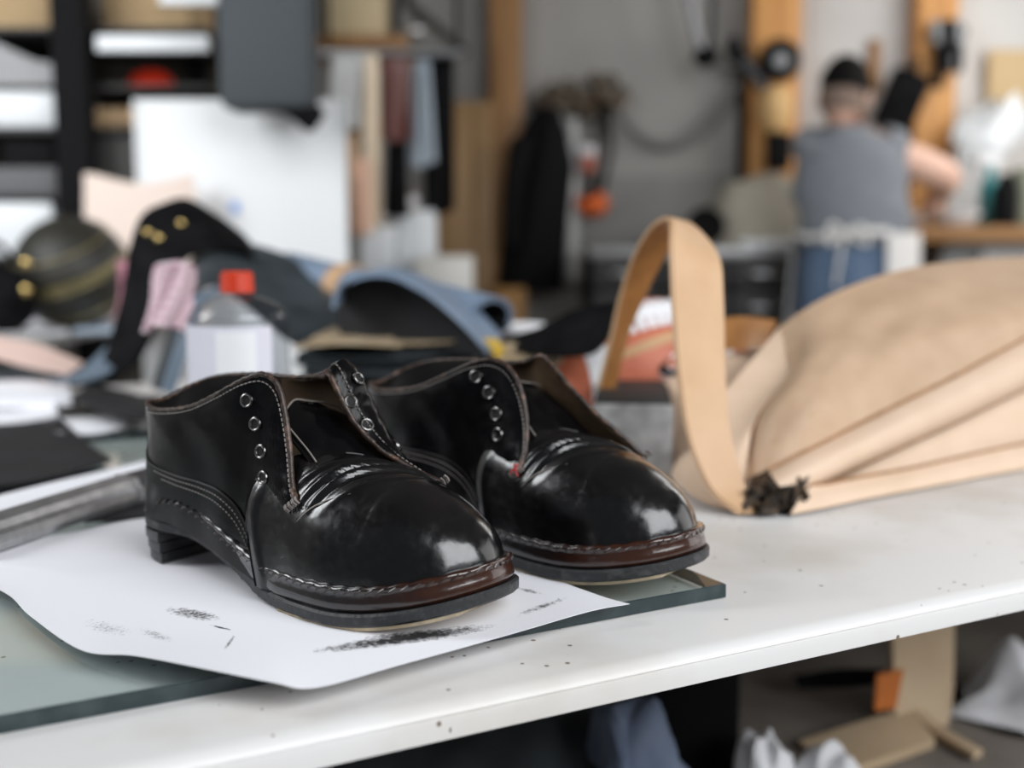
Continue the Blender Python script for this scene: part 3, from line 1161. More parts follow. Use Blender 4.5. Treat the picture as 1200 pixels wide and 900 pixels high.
bag = thing('tote_bag', 'tan leather tote bag lying on its side, right end of the bench', 'bag', (*on(1050, 560, TOP)[:2], TOP))
rowsF = [
    [(868, 566), (905, 549), (950, 526), (1000, 500), (1060, 470), (1120, 440), (1200, 397), (1310, 340)],
    [(872, 532), (905, 507), (950, 484), (1000, 462), (1060, 437), (1120, 411), (1200, 374), (1310, 330)],
    [(884, 498), (920, 467), (962, 447), (1012, 425), (1070, 400), (1130, 380), (1205, 350), (1310, 322)],
    [(909, 461), (942, 433), (984, 409), (1034, 387), (1087, 366), (1142, 350), (1212, 330), (1310, 312)],
    [(927, 431), (952, 402), (992, 374), (1042, 351), (1094, 337), (1148, 327), (1215, 317), (1310, 306)],
    [(912, 387), (956, 357), (1006, 334), (1054, 319), (1104, 310), (1156, 305), (1220, 302), (1310, 301)]]
dep = [.050, .066, .092, .135, .185, .255]
Pr = [spl([tuple(at(x, y, d0(x) + dep[k] + (.012 * math.sin(i * 1.7 + k) if 0 < k < 5 else 0))) for i, (x, y) in enumerate(r)], 60) for k, r in enumerate(rowsF)]
cols = [spl([Pr[k][i] for k in range(6)], 40) for i in range(60)]
MB().sheet(cols, 0.0022).above(TOP + .003).build('front_panel', M_TAN, bag, angle=70)
ridge = [c[-1] for c in cols]
back = []
for p in ridge:
    q = [np.array(p), np.array(p) + (.01, .06, -.015), np.array(p) + (.02, .12, -.07)]
    e_ = np.array(p) + (.02, .15, 0); e_[2] = TOP + .003
    back.append(spl(q + [e_], 12))
MB().sheet(back, 0.0022).above(TOP + .003).build('back_panel', M_TAN, bag, angle=70)


def band(top, bot, dt, dm, db, name, m, n=50):
    T = spl([tuple(at(x, y, d0(x) + dt)) for x, y in top], n)
    M = spl([tuple(at((a[0] + b[0]) / 2, (a[1] + b[1]) / 2, d0((a[0] + b[0]) / 2) + dm)) for a, b in zip(top, bot)], n)
    Bq = spl([tuple(at(x, y, d0(x) + db)) for x, y in bot], n)
    P = []
    for i in range(n):
        t_, b_ = T[i], Bq[i]
        mid_ = M[i] - (t_ + b_) / 2
        P.append([t_ * (1 - u) + b_ * u + mid_ * min(1.0, max(0.0, math.sin(math.pi * u ** 1.5)) ** .55 * 1.05) for u in np.concatenate([np.linspace(0, .8, 9), np.linspace(.84, 1, 6)])])
    return MB().sheet(P, 0.002).above(TOP + .003).build(name, m, bag, angle=70)


fold_t = [(900, 551), (935, 533), (1000, 500), (1060, 470), (1120, 440), (1200, 397), (1310, 340)]
fold_b = [(922, 581), (955, 571), (1005, 547), (1062, 521), (1122, 494), (1202, 455), (1312, 404)]
base_t = [(944, 568), (968, 567), (1010, 559), (1066, 549), (1124, 536), (1203, 519), (1312, 498)]
base_b = [(926, 606), (962, 599), (1010, 588), (1066, 577), (1124, 566), (1203, 551), (1312, 531)]
band(fold_t, fold_b, .050, .018, .040, 'gusset_fold', M_TAN_LIT)
band([(960, 572)] + fold_b[2:], [(966, 569)] + base_t[2:], .060, .050, .040, 'gusset_panel', M_TAN_LIT)
band(base_t, base_b, .022, .004, .001, 'base_panel', M_TAN_LIT)
for ln, dd in ((fold_t, .047), (fold_b[1:], .040), (base_t, .022), ([(868, 566)] + [(872, 532), (884, 498), (909, 461), (927, 431), (912, 387)], None)):
    pts = [tuple(at(x, y, d0(x) + (dd if dd is not None else dep[i]))) for i, (x, y) in enumerate(ln)]
    MB().tube(spl(pts, 60), 0.0019, 6).above(TOP + .003).build('burnished_edge', M_TAN_D, bag)
# stitched patch on the front panel
pt = [cols[int(9 + 8 * u)][int(5 + 5 * w)] for u, w in ((0, 0), (1, 0.4), (1.6, 1.2), (0.6, 1.4))]
MB().tube([np.array(p) + (0, -.002, .001) for p in pt], 0.0011, 5, closed=True).build('patch_outline', M_TAN_H, bag)
rib([(848, 462, 1.14), (852, 495, 1.10), (859, 530, 1.05), (867, 564, 1.01)], [(912, 387, d0(912) + .25), (927, 432, d0(927) + .18), (884, 497, d0(884) + .09), (869, 562, d0(869) + .045)], 30, 0.002, rows=10).above(TOP + .003).build('mouth_flap', M_TAN_LIT, bag, angle=70)
rib([(746, 467, 1.31), (785, 443, 1.31), (850, 416, 1.33), (905, 408, 1.36)], [(790, 568, 1.125), (812, 590, 1.055), (842, 602, 1.01), (872, 603, 1.0)], 30, 0.002, rows=10).above(TOP + .003).build('side_panel', M_TAN_LIT, bag, angle=70)
HA = [(866, 603, .985), (832, 572, .995), (807, 512, 1.01), (794, 430, 1.02), (788, 350, 1.035), (786, 290, 1.05), (784, 258, 1.09), (763, 268, 1.15), (742, 304, 1.19), (727, 350, 1.21), (716, 400, 1.22), (702, 455, 1.23)]
HB = [(884, 607, .99), (868, 562, 1.01), (853, 502, 1.03), (847, 430, 1.05), (845, 350, 1.075), (838, 298, 1.10), (803, 262, 1.17), (787, 286, 1.20), (769, 318, 1.22), (749, 360, 1.235), (733, 400, 1.24), (720, 455, 1.25)]
h = rib(HA, HB, 90, -0.0032, rows=8).above(TOP + .003).build('handle', M_TAN_H, bag, angle=50)
rib(HA, HB, 90, 0.0009, rows=8).above(TOP + .003).build('handle_lining', M_TAN_L, bag, angle=50)
for E_ in (HA, HB):
    MB().tube(spl([tuple(at(*p)) for p in E_], 110), 0.0017, 6).above(TOP + .003).build('burnished_edge', M_TAN_D if E_ is HB else M_TAN_H, h)
C1 = [tuple((np.array(at(*a)) * .62 + np.array(at(*b)) * .38)) for a, b in zip(HA, HB)]
rib([(836, 374, 1.34), (870, 371, 1.33), (910, 375, 1.31)], [(836, 411, 1.33), (870, 409, 1.32), (897, 406, 1.30)], 20, 0.003).build('handle', M_TAN_L, bag, angle=50)
# torn end of the gusset: ragged curls of dark leather
m = MB()
for k in range(46):
    x, y = rng.uniform(872, 944), 0
    y = rng.uniform(568 + abs(x - 905) * .1, 606 - max(0, x - 925) * .9)
    c = np.array(at(x, y, d0(x) + rng.uniform(.004, .04)))
    a_, b_ = rng.normal(size=3) * .006, rng.normal(size=3) * .004
    P = [[c + a_ * u + b_ * w + np.array([0, 0, .003 * math.sin(3 * u + k)]) for w in (-1, 0, 1)] for u in (-1, -.4, .3, 1)]
    m.sheet(P, .0012)
m.above(TOP + .003).build('torn_edge', M_TORN, bag, stuff=True)
rib([(868, 570, 1.06), (900, 566, 1.06), (945, 566, 1.06)], [(872, 602, 1.03), (905, 603, 1.02), (930, 598, 1.02)], 16, 0.002).above(TOP + .003).build('dark_cavity', M_TORN, bag)  # dark sheet put in for the shaded cavity behind the torn curls

# ================================================================== FOOTBALL
M_BALL = mat('orange_leather_ball', (0.50, 0.13, 0.065), 0.5, noise=(30, (0.58, 0.17, 0.09)), bump=(420, 0.5, 0.0012))
M_BALLW = mat('white_ball_paint', (0.86, 0.86, 0.88), 0.5)
M_BALLT = mat('tan_ball_band', (0.52, 0.31, 0.15), 0.5)
fc = at(756, 432, 1.42)
fu = Vector((0.93, 0.30, 0.14)).normalized()
ff = Vector((0, -1, 0.25)); ff = (ff - fu * ff.dot(fu)).normalized()     # towards the camera
fv = fu.cross(ff).normalized()
if fv.z < 0:
    fv = -fv


def fr_(s):
    return .087 * max(0.0, 1 - abs(s / .145) ** 1.9) ** .72


def fp(s, th, off=0.0):
    r = fr_(s) + off
    return fc + fu * s + (ff * math.cos(th) + fv * math.sin(th)) * r


ball = thing('football', 'brown-orange american football with white stripe and laces behind the bag handle', 'ball', fc - Vector((0, 0, .087)))
ss = [-.145 * math.cos(math.pi * i / 48) for i in range(49)]
MB().grid([[fp(s, 2 * math.pi * j / 40) for j in range(40)] for s in ss], cv=True).build('ball_skin', M_BALL, ball)
for s0 in (-.082, .082):
    MB().grid([[fp(s0 + ds, 2 * math.pi * j / 40, o_) for j in range(40)] for ds, o_ in ((-.0125, -.001), (-.0125, .0008), (0, .0009), (.0125, .0008), (.0125, -.001))], cv=True).build('stripe', M_BALLW, ball)
L0 = math.radians(42)
P = [[fp(s, L0 + w, .0035 - .003 * abs(w) / .06) for w in (-.06, 0, .06)] for s in np.linspace(-.042, .06, 14)]
MB().sheet(P, .002).build('lace', M_BALLW, ball)
for s in np.linspace(-.036, .054, 8):
    MB().tube([fp(s, L0 + w, .003 * (1 - abs(w) / .36)) for w in np.linspace(-.30, .24, 8)], .0058, 7, flat=.6).build('lace', M_BALLW, ball)
MB().sheet([[fp(s, w, .0006) for w in np.linspace(.07 + (s + .068) * 1.6, .21 + (s + .068) * 1.6, 4)] for s in np.linspace(-.066, .066, 20)], .0006).build('tan_band', M_BALLT, ball)
up_ = [(0.20, .60), (.09, .42), (.06, .25), (.12, .12), (.25, .13), (.5, .28), (.75, .45), (1.0, .62)]
lo_ = [(0.20, .60), (.02, .38), (-.05, .15), (.02, -.06), (.2, -.10), (.5, .12), (.75, .36), (1.0, .62)]
for sc_, off, m_, nm in ((1.0, .0016, M_BLACK, 'emblem'), (1.0, .0010, M_BALLW, 'emblem_outline')):
    g = 0 if nm == 'emblem' else .05
    U, Lw = spl(up_, 26), spl(lo_, 26)
    P = []
    for i in range(26):
        row = []
        for t in np.linspace(0, 1, 5):
            x, y = U[i] * (1 - t) + Lw[i] * t
            y += g * (1 - 2 * t)
            x += (-g if i < 2 else 0) * 0
            row.append(fp(-.016 + x * .095, -.24 + y * .40, off))
        P.append(row)
    MB().sheet(P, .0004).build(nm, m_, ball)

# ================================================================== STEEL BENCH BLOCK
M_BLOCKS = mat('scuffed_grey_steel', (0.22, 0.22, 0.22), 0.55, noise=(55, (0.40, 0.40, 0.40), 0.35, 0.68), bump=(120, 0.25, 0.001))
M_BLOCKD = mat('blackened_steel', (0.014, 0.014, 0.015), 0.6, noise=(60, (0.03, 0.03, 0.03)), bump=(90, 0.3, 0.001))
bq = on(695, 560, TOP)
b2 = on(787, 566, TOP)
fx = (b2 - bq).normalized()
fy = Vector((-fx.y, fx.x, 0)) * 1.0
fy = (Matrix.Rotation(math.radians(12), 3, 'Z') @ fy).normalized()
fyx = Vector((fy.y, -fy.x, 0))
blk = thing('steel_block', 'blackened steel block with a bare grey end beside the tan bag', 'block', bq + fx * .04)
Rb = orient(fyx, fy)
wd = (b2 - bq).length
hgt = (CAMZ - TOP) - 0.0
ztop = at(735, 468, bq.y + .005).z - TOP
cc = bq + fx * wd / 2
MB().box(cc + fy * .105 + Vector((0, 0, ztop / 2)), (wd * .98, .19, ztop), bevel=.004, M=Rb).build('block_body', M_BLOCKD, blk)
o = MB().box(cc + fy * .004 + Vector((0, 0, ztop / 2 - .001)), (wd, .010, ztop - .004), bevel=.004, M=Rb).build('block_end', M_BLOCKS, blk)
o['label'] = 'bare scuffed grey end face'

# ================================================================== LEFT: TOOL, LEATHER, PAPERS ON THE GLASS
ZG = GL + .0006


def flat(poly, z, th, name, m, label, cat, n=1, curl=0.0, group=None):
    """a thin sheet lying at height z; poly in pixels, taken clockwise from the near left"""
    mb = MB()
    a, b, c, d = [np.array(on(x, y, z)) for x, y in poly]
    P = []
    for u in np.linspace(0, 1, 14):
        r = []
        for w in np.linspace(0, 1, 14):
            p = (a * (1 - u) + b * u) * (1 - w) + (d * (1 - u) + c * u) * w
            p = p + np.array([0, 0, curl * (u - .5) ** 2 * 4 * (w - .5) ** 2 * 4 + .0003 * math.sin(9 * u + 4 * w)])
            r.append(p)
        P.append(r)
    o = mb.sheet(P, th).build(name, m)
    return tag(o, label, cat, group)


M_BLKMAT = mat('matt_black_leather', (0.016, 0.016, 0.017), 0.6, noise=(20, (0.024, 0.024, 0.026)), bump=(200, 0.2, 0.0006), spec=0.2)
flat([(-40, 612), (178, 557), (172, 540), (-40, 590)], ZG + .001, .0004, 'paper_strip', M_PAPER, 'narrow white paper strip between the grey metal tool and black leather piece', 'paper')
flat([(-60, 585), (132, 545), (70, 493), (-60, 505)], ZG + .002, .0022, 'leather_piece', M_BLKMAT, 'flat matt black leather piece at the left edge of the glass', 'leather', curl=.004)
flat([(-60, 508), (75, 498), (64, 480), (-60, 484)], ZG + .0005, .0004, 'paper_sheet', M_PAPER, 'white paper sheet just behind the matt black leather piece', 'paper', curl=.01)
flat([(64, 512), (150, 505), (143, 488), (60, 494)], ZG + .0006, .0004, 'paper_sheet', M_PAPER, 'small white paper slip between black leather piece and dark pouch', 'paper', curl=.006)
flat([(98, 613), (172, 607), (172, 580), (110, 583)], ZG + .0010, .0016, 'leather_offcut', M_BLKMAT, 'black leather offcut under the tip of the grey metal tool', 'leather')
# the metal tool: a ribbed bar with a dark collar
p0, p1 = on(-40, 632, GL + .016), on(146, 572, GL + .016)
p2 = on(186, 560, GL + .016)
ax = (p1 - p0).normalized()
sd = Vector((0, 0, 1)).cross(ax).normalized()
tool = thing('metal_tool', 'grey ribbed metal bar tool with dark tip, left of the shoe heel', 'tool', (p0 + p2) / 2 - Vector((0, 0, .015)))
prof = [(-.014, -.012), (-.016, -.006), (-.015, 0), (-.011, .003), (-.009, .0085), (.008, .011), (.014, .008), (.015, -.004), (.012, -.0135), (-.010, -.0138)]


def extr(a, b, k, name, m):
    mb = MB()
    rr = [[Vector(q) + sd * y * s_ + Vector((0, 0, z * s_)) for y, z in prof] for q, s_ in ((a, k * .93), (a + (b - a) * .02, k), (b - (b - a) * .02, k), (b, k * .93))]
    mb.grid(rr, cv=True)
    mb.f.append(tuple(range(10))); mb.f.append(tuple(30 + i for i in range(10))[::-1])
    return mb.build(name, m, tool, angle=25)


M_TOOL = mat('dull_steel', (0.36, 0.36, 0.365), 0.34, 0.8, noise=(70, (0.52, 0.52, 0.525), 0.35, 0.7), bump=(150, 0.15, 0.0006))
M_TOOLD = mat('dark_steel', (0.045, 0.045, 0.048), 0.42, 0.4, bump=(150, 0.2, 0.0006))
extr(p0, p1, 1.0, 'bar', M_TOOL)
extr(p1, p1 + ax * .006, 1.05, 'collar', M_TOOL)
extr(p1 + ax * .006, p2, .98, 'tip', M_TOOLD)

# black folded pouch and strips behind
pq = on(122, 478, ZG)
o = MB()
for k in range(3):
    a, b, c, d = [np.array(on(x, y, ZG + .004 + k * .009)) for x, y in ((84, 472), (168, 494), (190, 470), (105, 456))]
    P = [[(a * (1 - u) + b * u) * (1 - w) + (d * (1 - u) + c * u) * w + np.array([0, 0, .003 * math.sin(5 * u + k)]) for w in np.linspace(0, 1, 8)] for u in np.linspace(0, 1, 10)]
    o.sheet(P, .005)
tag(o.above(GL + .003).build('leather_pouch', M_BLKMAT), 'folded black leather pouch lying left of the shoe opening', 'pouch')
M_PINK = mat('pale_pink_leather', (0.66, 0.48, 0.42), 0.6)
M_BLUEG = mat('blue_grey_leather', (0.115, 0.155, 0.205), 0.5, noise=(16, (0.15, 0.195, 0.25)))
M_SLATE = mat('slate_leather', (0.020, 0.027, 0.033), 0.55, noise=(14, (0.045, 0.057, 0.066)))
tag(rib([(-30, 390, 1.95), (40, 402, 1.85), (98, 425, 1.75)], [(-30, 412, 1.85), (30, 428, 1.72), (80, 437, 1.68)], 16, .003).above(GL + .003).build('leather_strip', M_PINK), 'pale pink leather strip at the left edge behind the papers', 'leather')
tag(rib([(58, 446, 1.62), (95, 432, 1.70), (135, 395, 1.80)], [(100, 446, 1.60), (128, 436, 1.66), (150, 408, 1.78)], 16, .003).above(GL + .003).build('leather_strip', M_BLUEG), 'short blue-grey leather strip leaning against the black strap', 'leather')
flat([(-60, 480), (84, 477), (80, 452), (-60, 458)], ZG + .004, .012, 'paper_pad', M_PAPER, 'thick pad of white paper, left edge of the bench', 'paper')
M_TANP = mat('kraft_card', (0.42, 0.30, 0.17), 0.7, noise=(8, (0.50, 0.37, 0.22)))
flat([(-60, 446), (70, 443), (62, 432), (-60, 436)], TOP + .004, .004, 'slate_board', M_SLATE, 'flat slate grey leather panel in front of the pink strip', 'leather')

# ================================================================== BOTTLE
bb = on(284, 545, GL + .001)
bot = thing('plastic_bottle', 'clear plastic bottle with red cap and white label behind the left shoe', 'bottle', bb)
k_ = bb.y / 1340.0
hb = at(284, 318, bb.y).z - bb.z
M_PET = glass_material('clear_plastic', (0.80, 0.82, 0.84), .05, 1.45)
R0 = 58 * k_
prof = [(0, 0), (R0 * .8, 0), (R0 * .97, .006), (R0, .014), (R0, hb * .70), (R0 * .985, hb * .765), (R0 * .88, hb * .815), (R0 * .60, hb * .855), (R0 * .32, hb * .885), (R0 * .27, hb * .95)]
MB().lathe([tuple(q) for q in spl(prof, 44)], bb, 36).build('bottle_body', M_PET, bot)
M_RED = mat('red_cap_plastic', (0.58, 0.040, 0.010), 0.4)
cap = MB()
rows = []
for r, z in ((0, hb), (R0 * .26, hb), (R0 * .31, hb - .002), (R0 * .33, hb - .021), (R0 * .30, hb - .022)):
    rows.append([bb + Vector((r * (1 + .03 * (j % 2)) * math.cos(2 * math.pi * j / 36), r * (1 + .03 * (j % 2)) * math.sin(2 * math.pi * j / 36), z)) for j in range(36)])
cap.grid(rows, cv=True).build('cap', M_RED, bot)
lb = MB()
lb.sheet([[bb + Vector((R0 * 1.012 * math.cos(t), R0 * 1.012 * math.sin(t), z)) for z in np.linspace(hb * .12, hb * .735, 6)] for t in np.linspace(math.radians(178), math.radians(322), 30)], .0004)
lb.build('paper_label', mat('bottle_label', (0.66, 0.65, 0.72), 0.6), bot)
lb = MB()
lb.sheet([[bb + Vector((R0 * 1.02 * math.cos(t), R0 * 1.02 * math.sin(t), z)) for z in np.linspace(hb * .16, hb * .71, 5)] for t in np.linspace(math.radians(258), math.radians(302), 14)], .0004)
lb.build('label_panel', M_WHITE, bot)
lb = MB()
lb.sheet([[bb + Vector((R0 * 1.025 * math.cos(t), R0 * 1.025 * math.sin(t), z)) for z in np.linspace(hb * .43, hb * .465, 3)] for t in np.linspace(math.radians(283), math.radians(312), 8)], .0004)
lb.build('label_stripe', mat('orange_print', (0.75, 0.35, 0.05), 0.5), bot)

# ================================================================== HEAP OF LEATHER IN THE MIDDLE
M_BLKL = mat('black_hide', (0.0035, 0.0035, 0.004), 0.8, noise=(22, (0.009, 0.009, 0.010)), bump=(240, 0.2, 0.0006), spec=0.06)
st = thing('leather_strap', 'wide black leather strap with brass studs arching over the pink cloth', 'strap', on(130, 450, TOP))
SA = [(108, 452, 1.72), (126, 405, 1.73), (142, 345, 1.76), (152, 288, 1.80), (166, 252, 1.86), (190, 238, 1.90), (219, 232, 1.94), (252, 250, 1.95), (287, 276, 1.95), (310, 310, 1.95)]
SB = [(132, 446, 1.64), (163, 418, 1.65), (186, 370, 1.67), (202, 325, 1.70), (218, 302, 1.74), (238, 294, 1.77), (256, 290, 1.80), (272, 290, 1.82), (290, 294, 1.84), (306, 318, 1.86)]
rib(SA, SB, 50, .004, rows=8).above(GL + .003).build('strap_body', M_BLKL, st)
for x, y, D in ((173, 272, 1.80), (186, 279, 1.76), (212, 262, 1.84)):
    MB().ball(at(x, y, D - .012), (.006, .004, .006), 12).build('stud', M_BRASS, st)
hd = thing('leather_hide', 'large slate grey leather hide arching over the bottle', 'leather', on(330, 460, TOP))
A_ = [(190, 458, 1.50), (208, 402, 1.51), (228, 350, 1.55), (254, 336, 1.60), (292, 362, 1.62), (345, 404, 1.60), (400, 411, 1.60), (456, 411, 1.60), (520, 408, 1.60)]
B_ = [(180, 455, 1.60), (196, 405, 1.66), (214, 335, 1.76), (236, 293, 1.86), (273, 286, 1.92), (325, 297, 1.94), (380, 325, 1.92), (440, 352, 1.90), (530, 380, 1.86)]
rib(A_, B_, 60, .004, rows=10).above(GL + .003).build('hide_skin', M_SLATE, hd)
rib([(p[0] - 2, p[1], p[2] - .006) for p in A_[:4]], [(p[0] + 14, p[1] + 4, p[2] + .004) for p in A_[:4]], 20, .003).above(GL + .003).build('hide_edge', M_BLUEG, hd)
# striped pink cloth
M_PSTR = mat('pink_striped_cloth', (0.55, 0.36, 0.40), 0.85)
nt = M_PSTR.node_tree
wv = nt.nodes.new('ShaderNodeTexWave'); wv.inputs['Scale'].default_value = 26; wv.bands_direction = 'Z'; wv.inputs['Distortion'].default_value = 1.2
tc = nt.nodes.new('ShaderNodeTexCoord'); rp = nt.nodes.new('ShaderNodeValToRGB')
rp.color_ramp.elements[0].color = (0.50, 0.27, 0.33, 1); rp.color_ramp.elements[1].color = (0.74, 0.62, 0.66, 1)
nt.links.new(tc.outputs['Object'], wv.inputs['Vector']); nt.links.new(wv.outputs['Fac'], rp.inputs['Fac']); nt.links.new(rp.outputs['Color'], nt.nodes['Principled BSDF'].inputs['Base Color'])
m = MB()
P = []
for i in range(22):
    u = i / 21
    r = []
    for j in range(18):
        w = j / 17
        x, y = 180 + 46 * w + 6 * math.sin(3 * u), 314 + 76 * u - 8 * math.sin(w * 3)
        r.append(at(x - 12 * u, y, 1.49 - .05 * math.sin(w * 3.1) + .012 * math.sin(14 * w + 5 * u)))
    P.append(r)
tag(m.sheet(P, .004).build('striped_cloth', M_PSTR), 'crumpled pink and white striped cloth behind the black strap', 'cloth')
m = MB()
P = [[at(136 + 22 * w + 4 * math.sin(4 * u), 305 + 75 * u, 1.95 + .01 * math.sin(8 * w)) for w in np.linspace(0, 1, 6)] for u in np.linspace(0, 1, 8)]
tag(m.sheet(P, .004).build('pink_cloth', mat('rose_cloth', (0.55, 0.25, 0.32), 0.85)), 'small rose pink cloth between basketball and black strap', 'cloth')
# dark pile under the rolls
for k, (x0, x1, yb, D, h, mname, lab) in enumerate((
        (340, 600, 0, 1.46, .050, M_BLKL, 'thick black leather stack at the bottom of the heap'),
        (350, 560, 0, 1.52, .080, M_SLATE, 'slate leather stack in the middle of the heap'))):
    a, b = at(x0, 450, D), at(x1, 450, D)
    z0 = TOP + .001 + (0 if k == 0 else .052)
    m = MB()
    nl = 4
    for q in range(nl):
        zz = z0 + q * (h if k == 0 else .045) / nl
        P = [[(a.x + (b.x - a.x) * u + .006 * math.sin(q * 2 + 3 * w), D + .30 * w + .010 * math.sin(q * 3 + 4 * u), zz + .003 * math.sin(6 * u + q)) for w in np.linspace(0, 1, 6)] for u in np.linspace(0, 1, 12)]
        m.sheet(P, (h if k == 0 else .045) / nl * .72)
    tag(m.build('leather_stack', mname), lab, 'leather')
M_KRAFT = mat('brown_edge_leather', (0.30, 0.22, 0.13), 0.7, noise=(30, (0.42, 0.33, 0.22)))
for k, (x0, x1, y, sl, lab) in enumerate(((345, 470, 410, -6, 'lowest of the brown leather offcuts on the heap'), (365, 540, 402, -2, 'long brown leather offcut in the middle of the heap'),
                                          (410, 520, 395, 3, 'short brown leather offcut on top of the heap'), (470, 560, 408, 4, 'brown leather offcut at the right end of the heap'))):
    D = 1.47 + .03 * k
    a, b = at(x0, y, D), at(x1, y + sl, D)
    P = [[np.array(a) * (1 - u) + np.array(b) * u + np.array([0, .22 * w, .004 * math.sin(4 * u + 2 * k)]) for w in np.linspace(0, 1, 5)] for u in np.linspace(0, 1, 12)]
    tag(MB().sheet(P, .004).build('leather_offcut', M_KRAFT), lab, 'leather')
# blue-grey rolls
M_BLUE = mat('dusty_blue_leather', (0.17, 0.225, 0.31), 0.5, noise=(12, (0.20, 0.265, 0.36)))
M_SUEDE = mat('black_suede', (0.010, 0.010, 0.011), 0.9)


def roll(pa, pb, r, name, turns, label, squash=0.8):
    a, b = np.array(at(*pa)), np.array(at(*pb))
    ax = (b - a) / np.linalg.norm(b - a)
    s = np.cross(ax, (0, 0, 1)); s /= np.linalg.norm(s)
    u = np.cross(s, ax)
    n = int(26 * turns)
    ring = []
    for i in range(n + 1):
        t = 2 * math.pi * i / 26
        rr = r * (1 - .16 * t / (2 * math.pi))
        ring.append((rr * math.cos(t - 1.2), rr * math.sin(t - 1.2) * squash))
    t = thing(name, label, 'leather', tuple((a + b) / 2 - np.array([0, 0, r])))
    P = [[a * (1 - q) + b * q + s * x * (1 + .05 * math.sin(6 * q)) + u * y for x, y in ring] for q in np.linspace(0, 1, 10)]
    MB().sheet(P, .0022).build('outer_skin', M_BLUE, t)
    P = [[a * (1 - q) + b * q + s * x * .955 + u * y * .955 for x, y in ring] for q in np.linspace(0.004, .996, 10)]
    MB().sheet(P, .0008).build('suede_side', M_SUEDE, t)
    return t, a, b, s, u


t1, a, b, s, u = roll((338, 318, 2.0), (470, 352, 1.78), .042, 'leather_roll', 1.9, 'dusty blue leather roll with tan band, behind the bottle')
cpos = a * .42 + b * .58
ax = (b - a) / np.linalg.norm(b - a)
MB().grid([[cpos + ax * dx + s * (.0455 + e_) * math.cos(q) + u * (.0455 * .8 + e_) * math.sin(q) for q in np.linspace(0, 2 * math.pi, 28, endpoint=False)] for dx, e_ in ((-.018, -.002), (-.018, .001), (.018, .001), (.018, -.002))], cv=True).build('tan_band', M_TAN_H, t1)
roll((450, 338, 1.80), (578, 372, 1.55), .036, 'leather_roll', 1.8, 'dusty blue leather roll with open dark end, right of the heap')
fo = thing('folded_hide', 'dusty blue leather hide folded over itself on the heap', 'leather', on(480, 440, TOP + .1))
FA = [(392, 362, 1.50), (398, 338, 1.50), (425, 323, 1.50), (462, 325, 1.49), (505, 350, 1.47), (545, 385, 1.44), (572, 416, 1.42)]
FB = [(405, 350, 1.60), (412, 330, 1.62), (440, 318, 1.64), (475, 319, 1.64), (525, 342, 1.60), (565, 372, 1.56), (592, 404, 1.52)]
rib(FA, FB, 40, .004, rows=6).build('hide_skin', M_BLUE, fo)
rib([(x + 2, y + 3, 1.60 - .12 * i / 6) for i, (x, y, d) in enumerate(FA)], [(x, yb_, 1.57 - .10 * i / 6) for i, (x, yb_) in enumerate(((398, 392), (410, 402), (440, 406), (480, 408), (520, 410), (552, 414), (574, 420)))], 40, .0012, rows=6).build('suede_side', M_SUEDE, fo)
tag(rib([(566, 398, 1.40), (575, 408, 1.40), (582, 424, 1.40)], [(580, 398, 1.42), (588, 408, 1.42), (592, 424, 1.42)], 8, .003).build('yellow_tag', mat('yellow_plastic', (0.62, 0.40, 0.04), 0.5)), 'small yellow tag at the end of the folded blue hide', 'tag')
tag(rib([(585, 396, 1.52), (630, 384, 1.44), (665, 366, 1.40), (698, 357, 1.38), (736, 350, 1.38)], [(590, 408, 1.46), (630, 414, 1.33), (672, 416, 1.30), (698, 410, 1.29), (716, 388, 1.30)], 26, .003, rows=8).build('leather_flap', M_BLKL), 'black leather flap hanging over the left end of the football', 'leather')
tag(rib([(578, 402, 1.46), (625, 402, 1.42), (660, 418, 1.36)], [(580, 420, 1.40), (620, 426, 1.36), (650, 432, 1.32)], 14, .004).build('leather_offcut', M_KRAFT), 'brown leather offcut left of the football tip', 'leather')
q = at(614, 392, 1.85)
tag(MB().lathe([(0, 0), (.03, 0), (.032, .003), (.032, q.z - TOP - .006), (.033, q.z - TOP - .004), (.031, q.z - TOP - .001), (0, q.z - TOP - .001)], (q.x, q.y, TOP + .0005), 24).build('black_tin', M_BLACK), 'black tin standing under the small white dish', 'tin')
tag(MB().lathe([(0, 0), (.022, 0), (.034, .004), (.037, .016), (.035, .017), (.030, .006), (0, .004)], at(614, 392, 1.85), 28).build('white_dish', M_WHITE), 'small white dish behind the black leather flap', 'dish')


# ================================================================== LEFT BACKGROUND: DESK, RACK, CABINET
M_DESK = mat('grey_desk_laminate', (0.40, 0.39, 0.38), 0.5, noise=(5, (0.46, 0.45, 0.44)))
M_GREYP = mat('grey_plastic', (0.30, 0.31, 0.32), 0.5)
M_DGREY = mat('charcoal_fabric', (0.055, 0.063, 0.070), 0.85, bump=(120, 0.2, 0.001))
M_CARD = mat('cardboard', (0.34, 0.23, 0.12), 0.8, noise=(6, (0.40, 0.28, 0.15)))
M_COLDW = mat('cold_white_enamel', (0.74, 0.76, 0.78), 0.4)
DZ = 0.842
dk = thing('side_desk', 'grey side desk behind the bench with basketball and papers', 'desk', (-1.75, 2.65, 0))
MB().box((-1.75, 2.65, DZ - .0125), (1.5, .62, .025), bevel=.004).build('desk_top', M_DESK, dk)
for x in (-2.42, -1.08):
    for y in (2.40, 2.90):
        MB().box((x, y, (DZ - .026) / 2), (.045, .045, DZ - .026), bevel=.004).build('leg', M_BLACK, dk)
MB().box((-1.75, 2.93, DZ - .10), (1.3, .02, .14), bevel=.003).build('rail', M_DESK, dk)


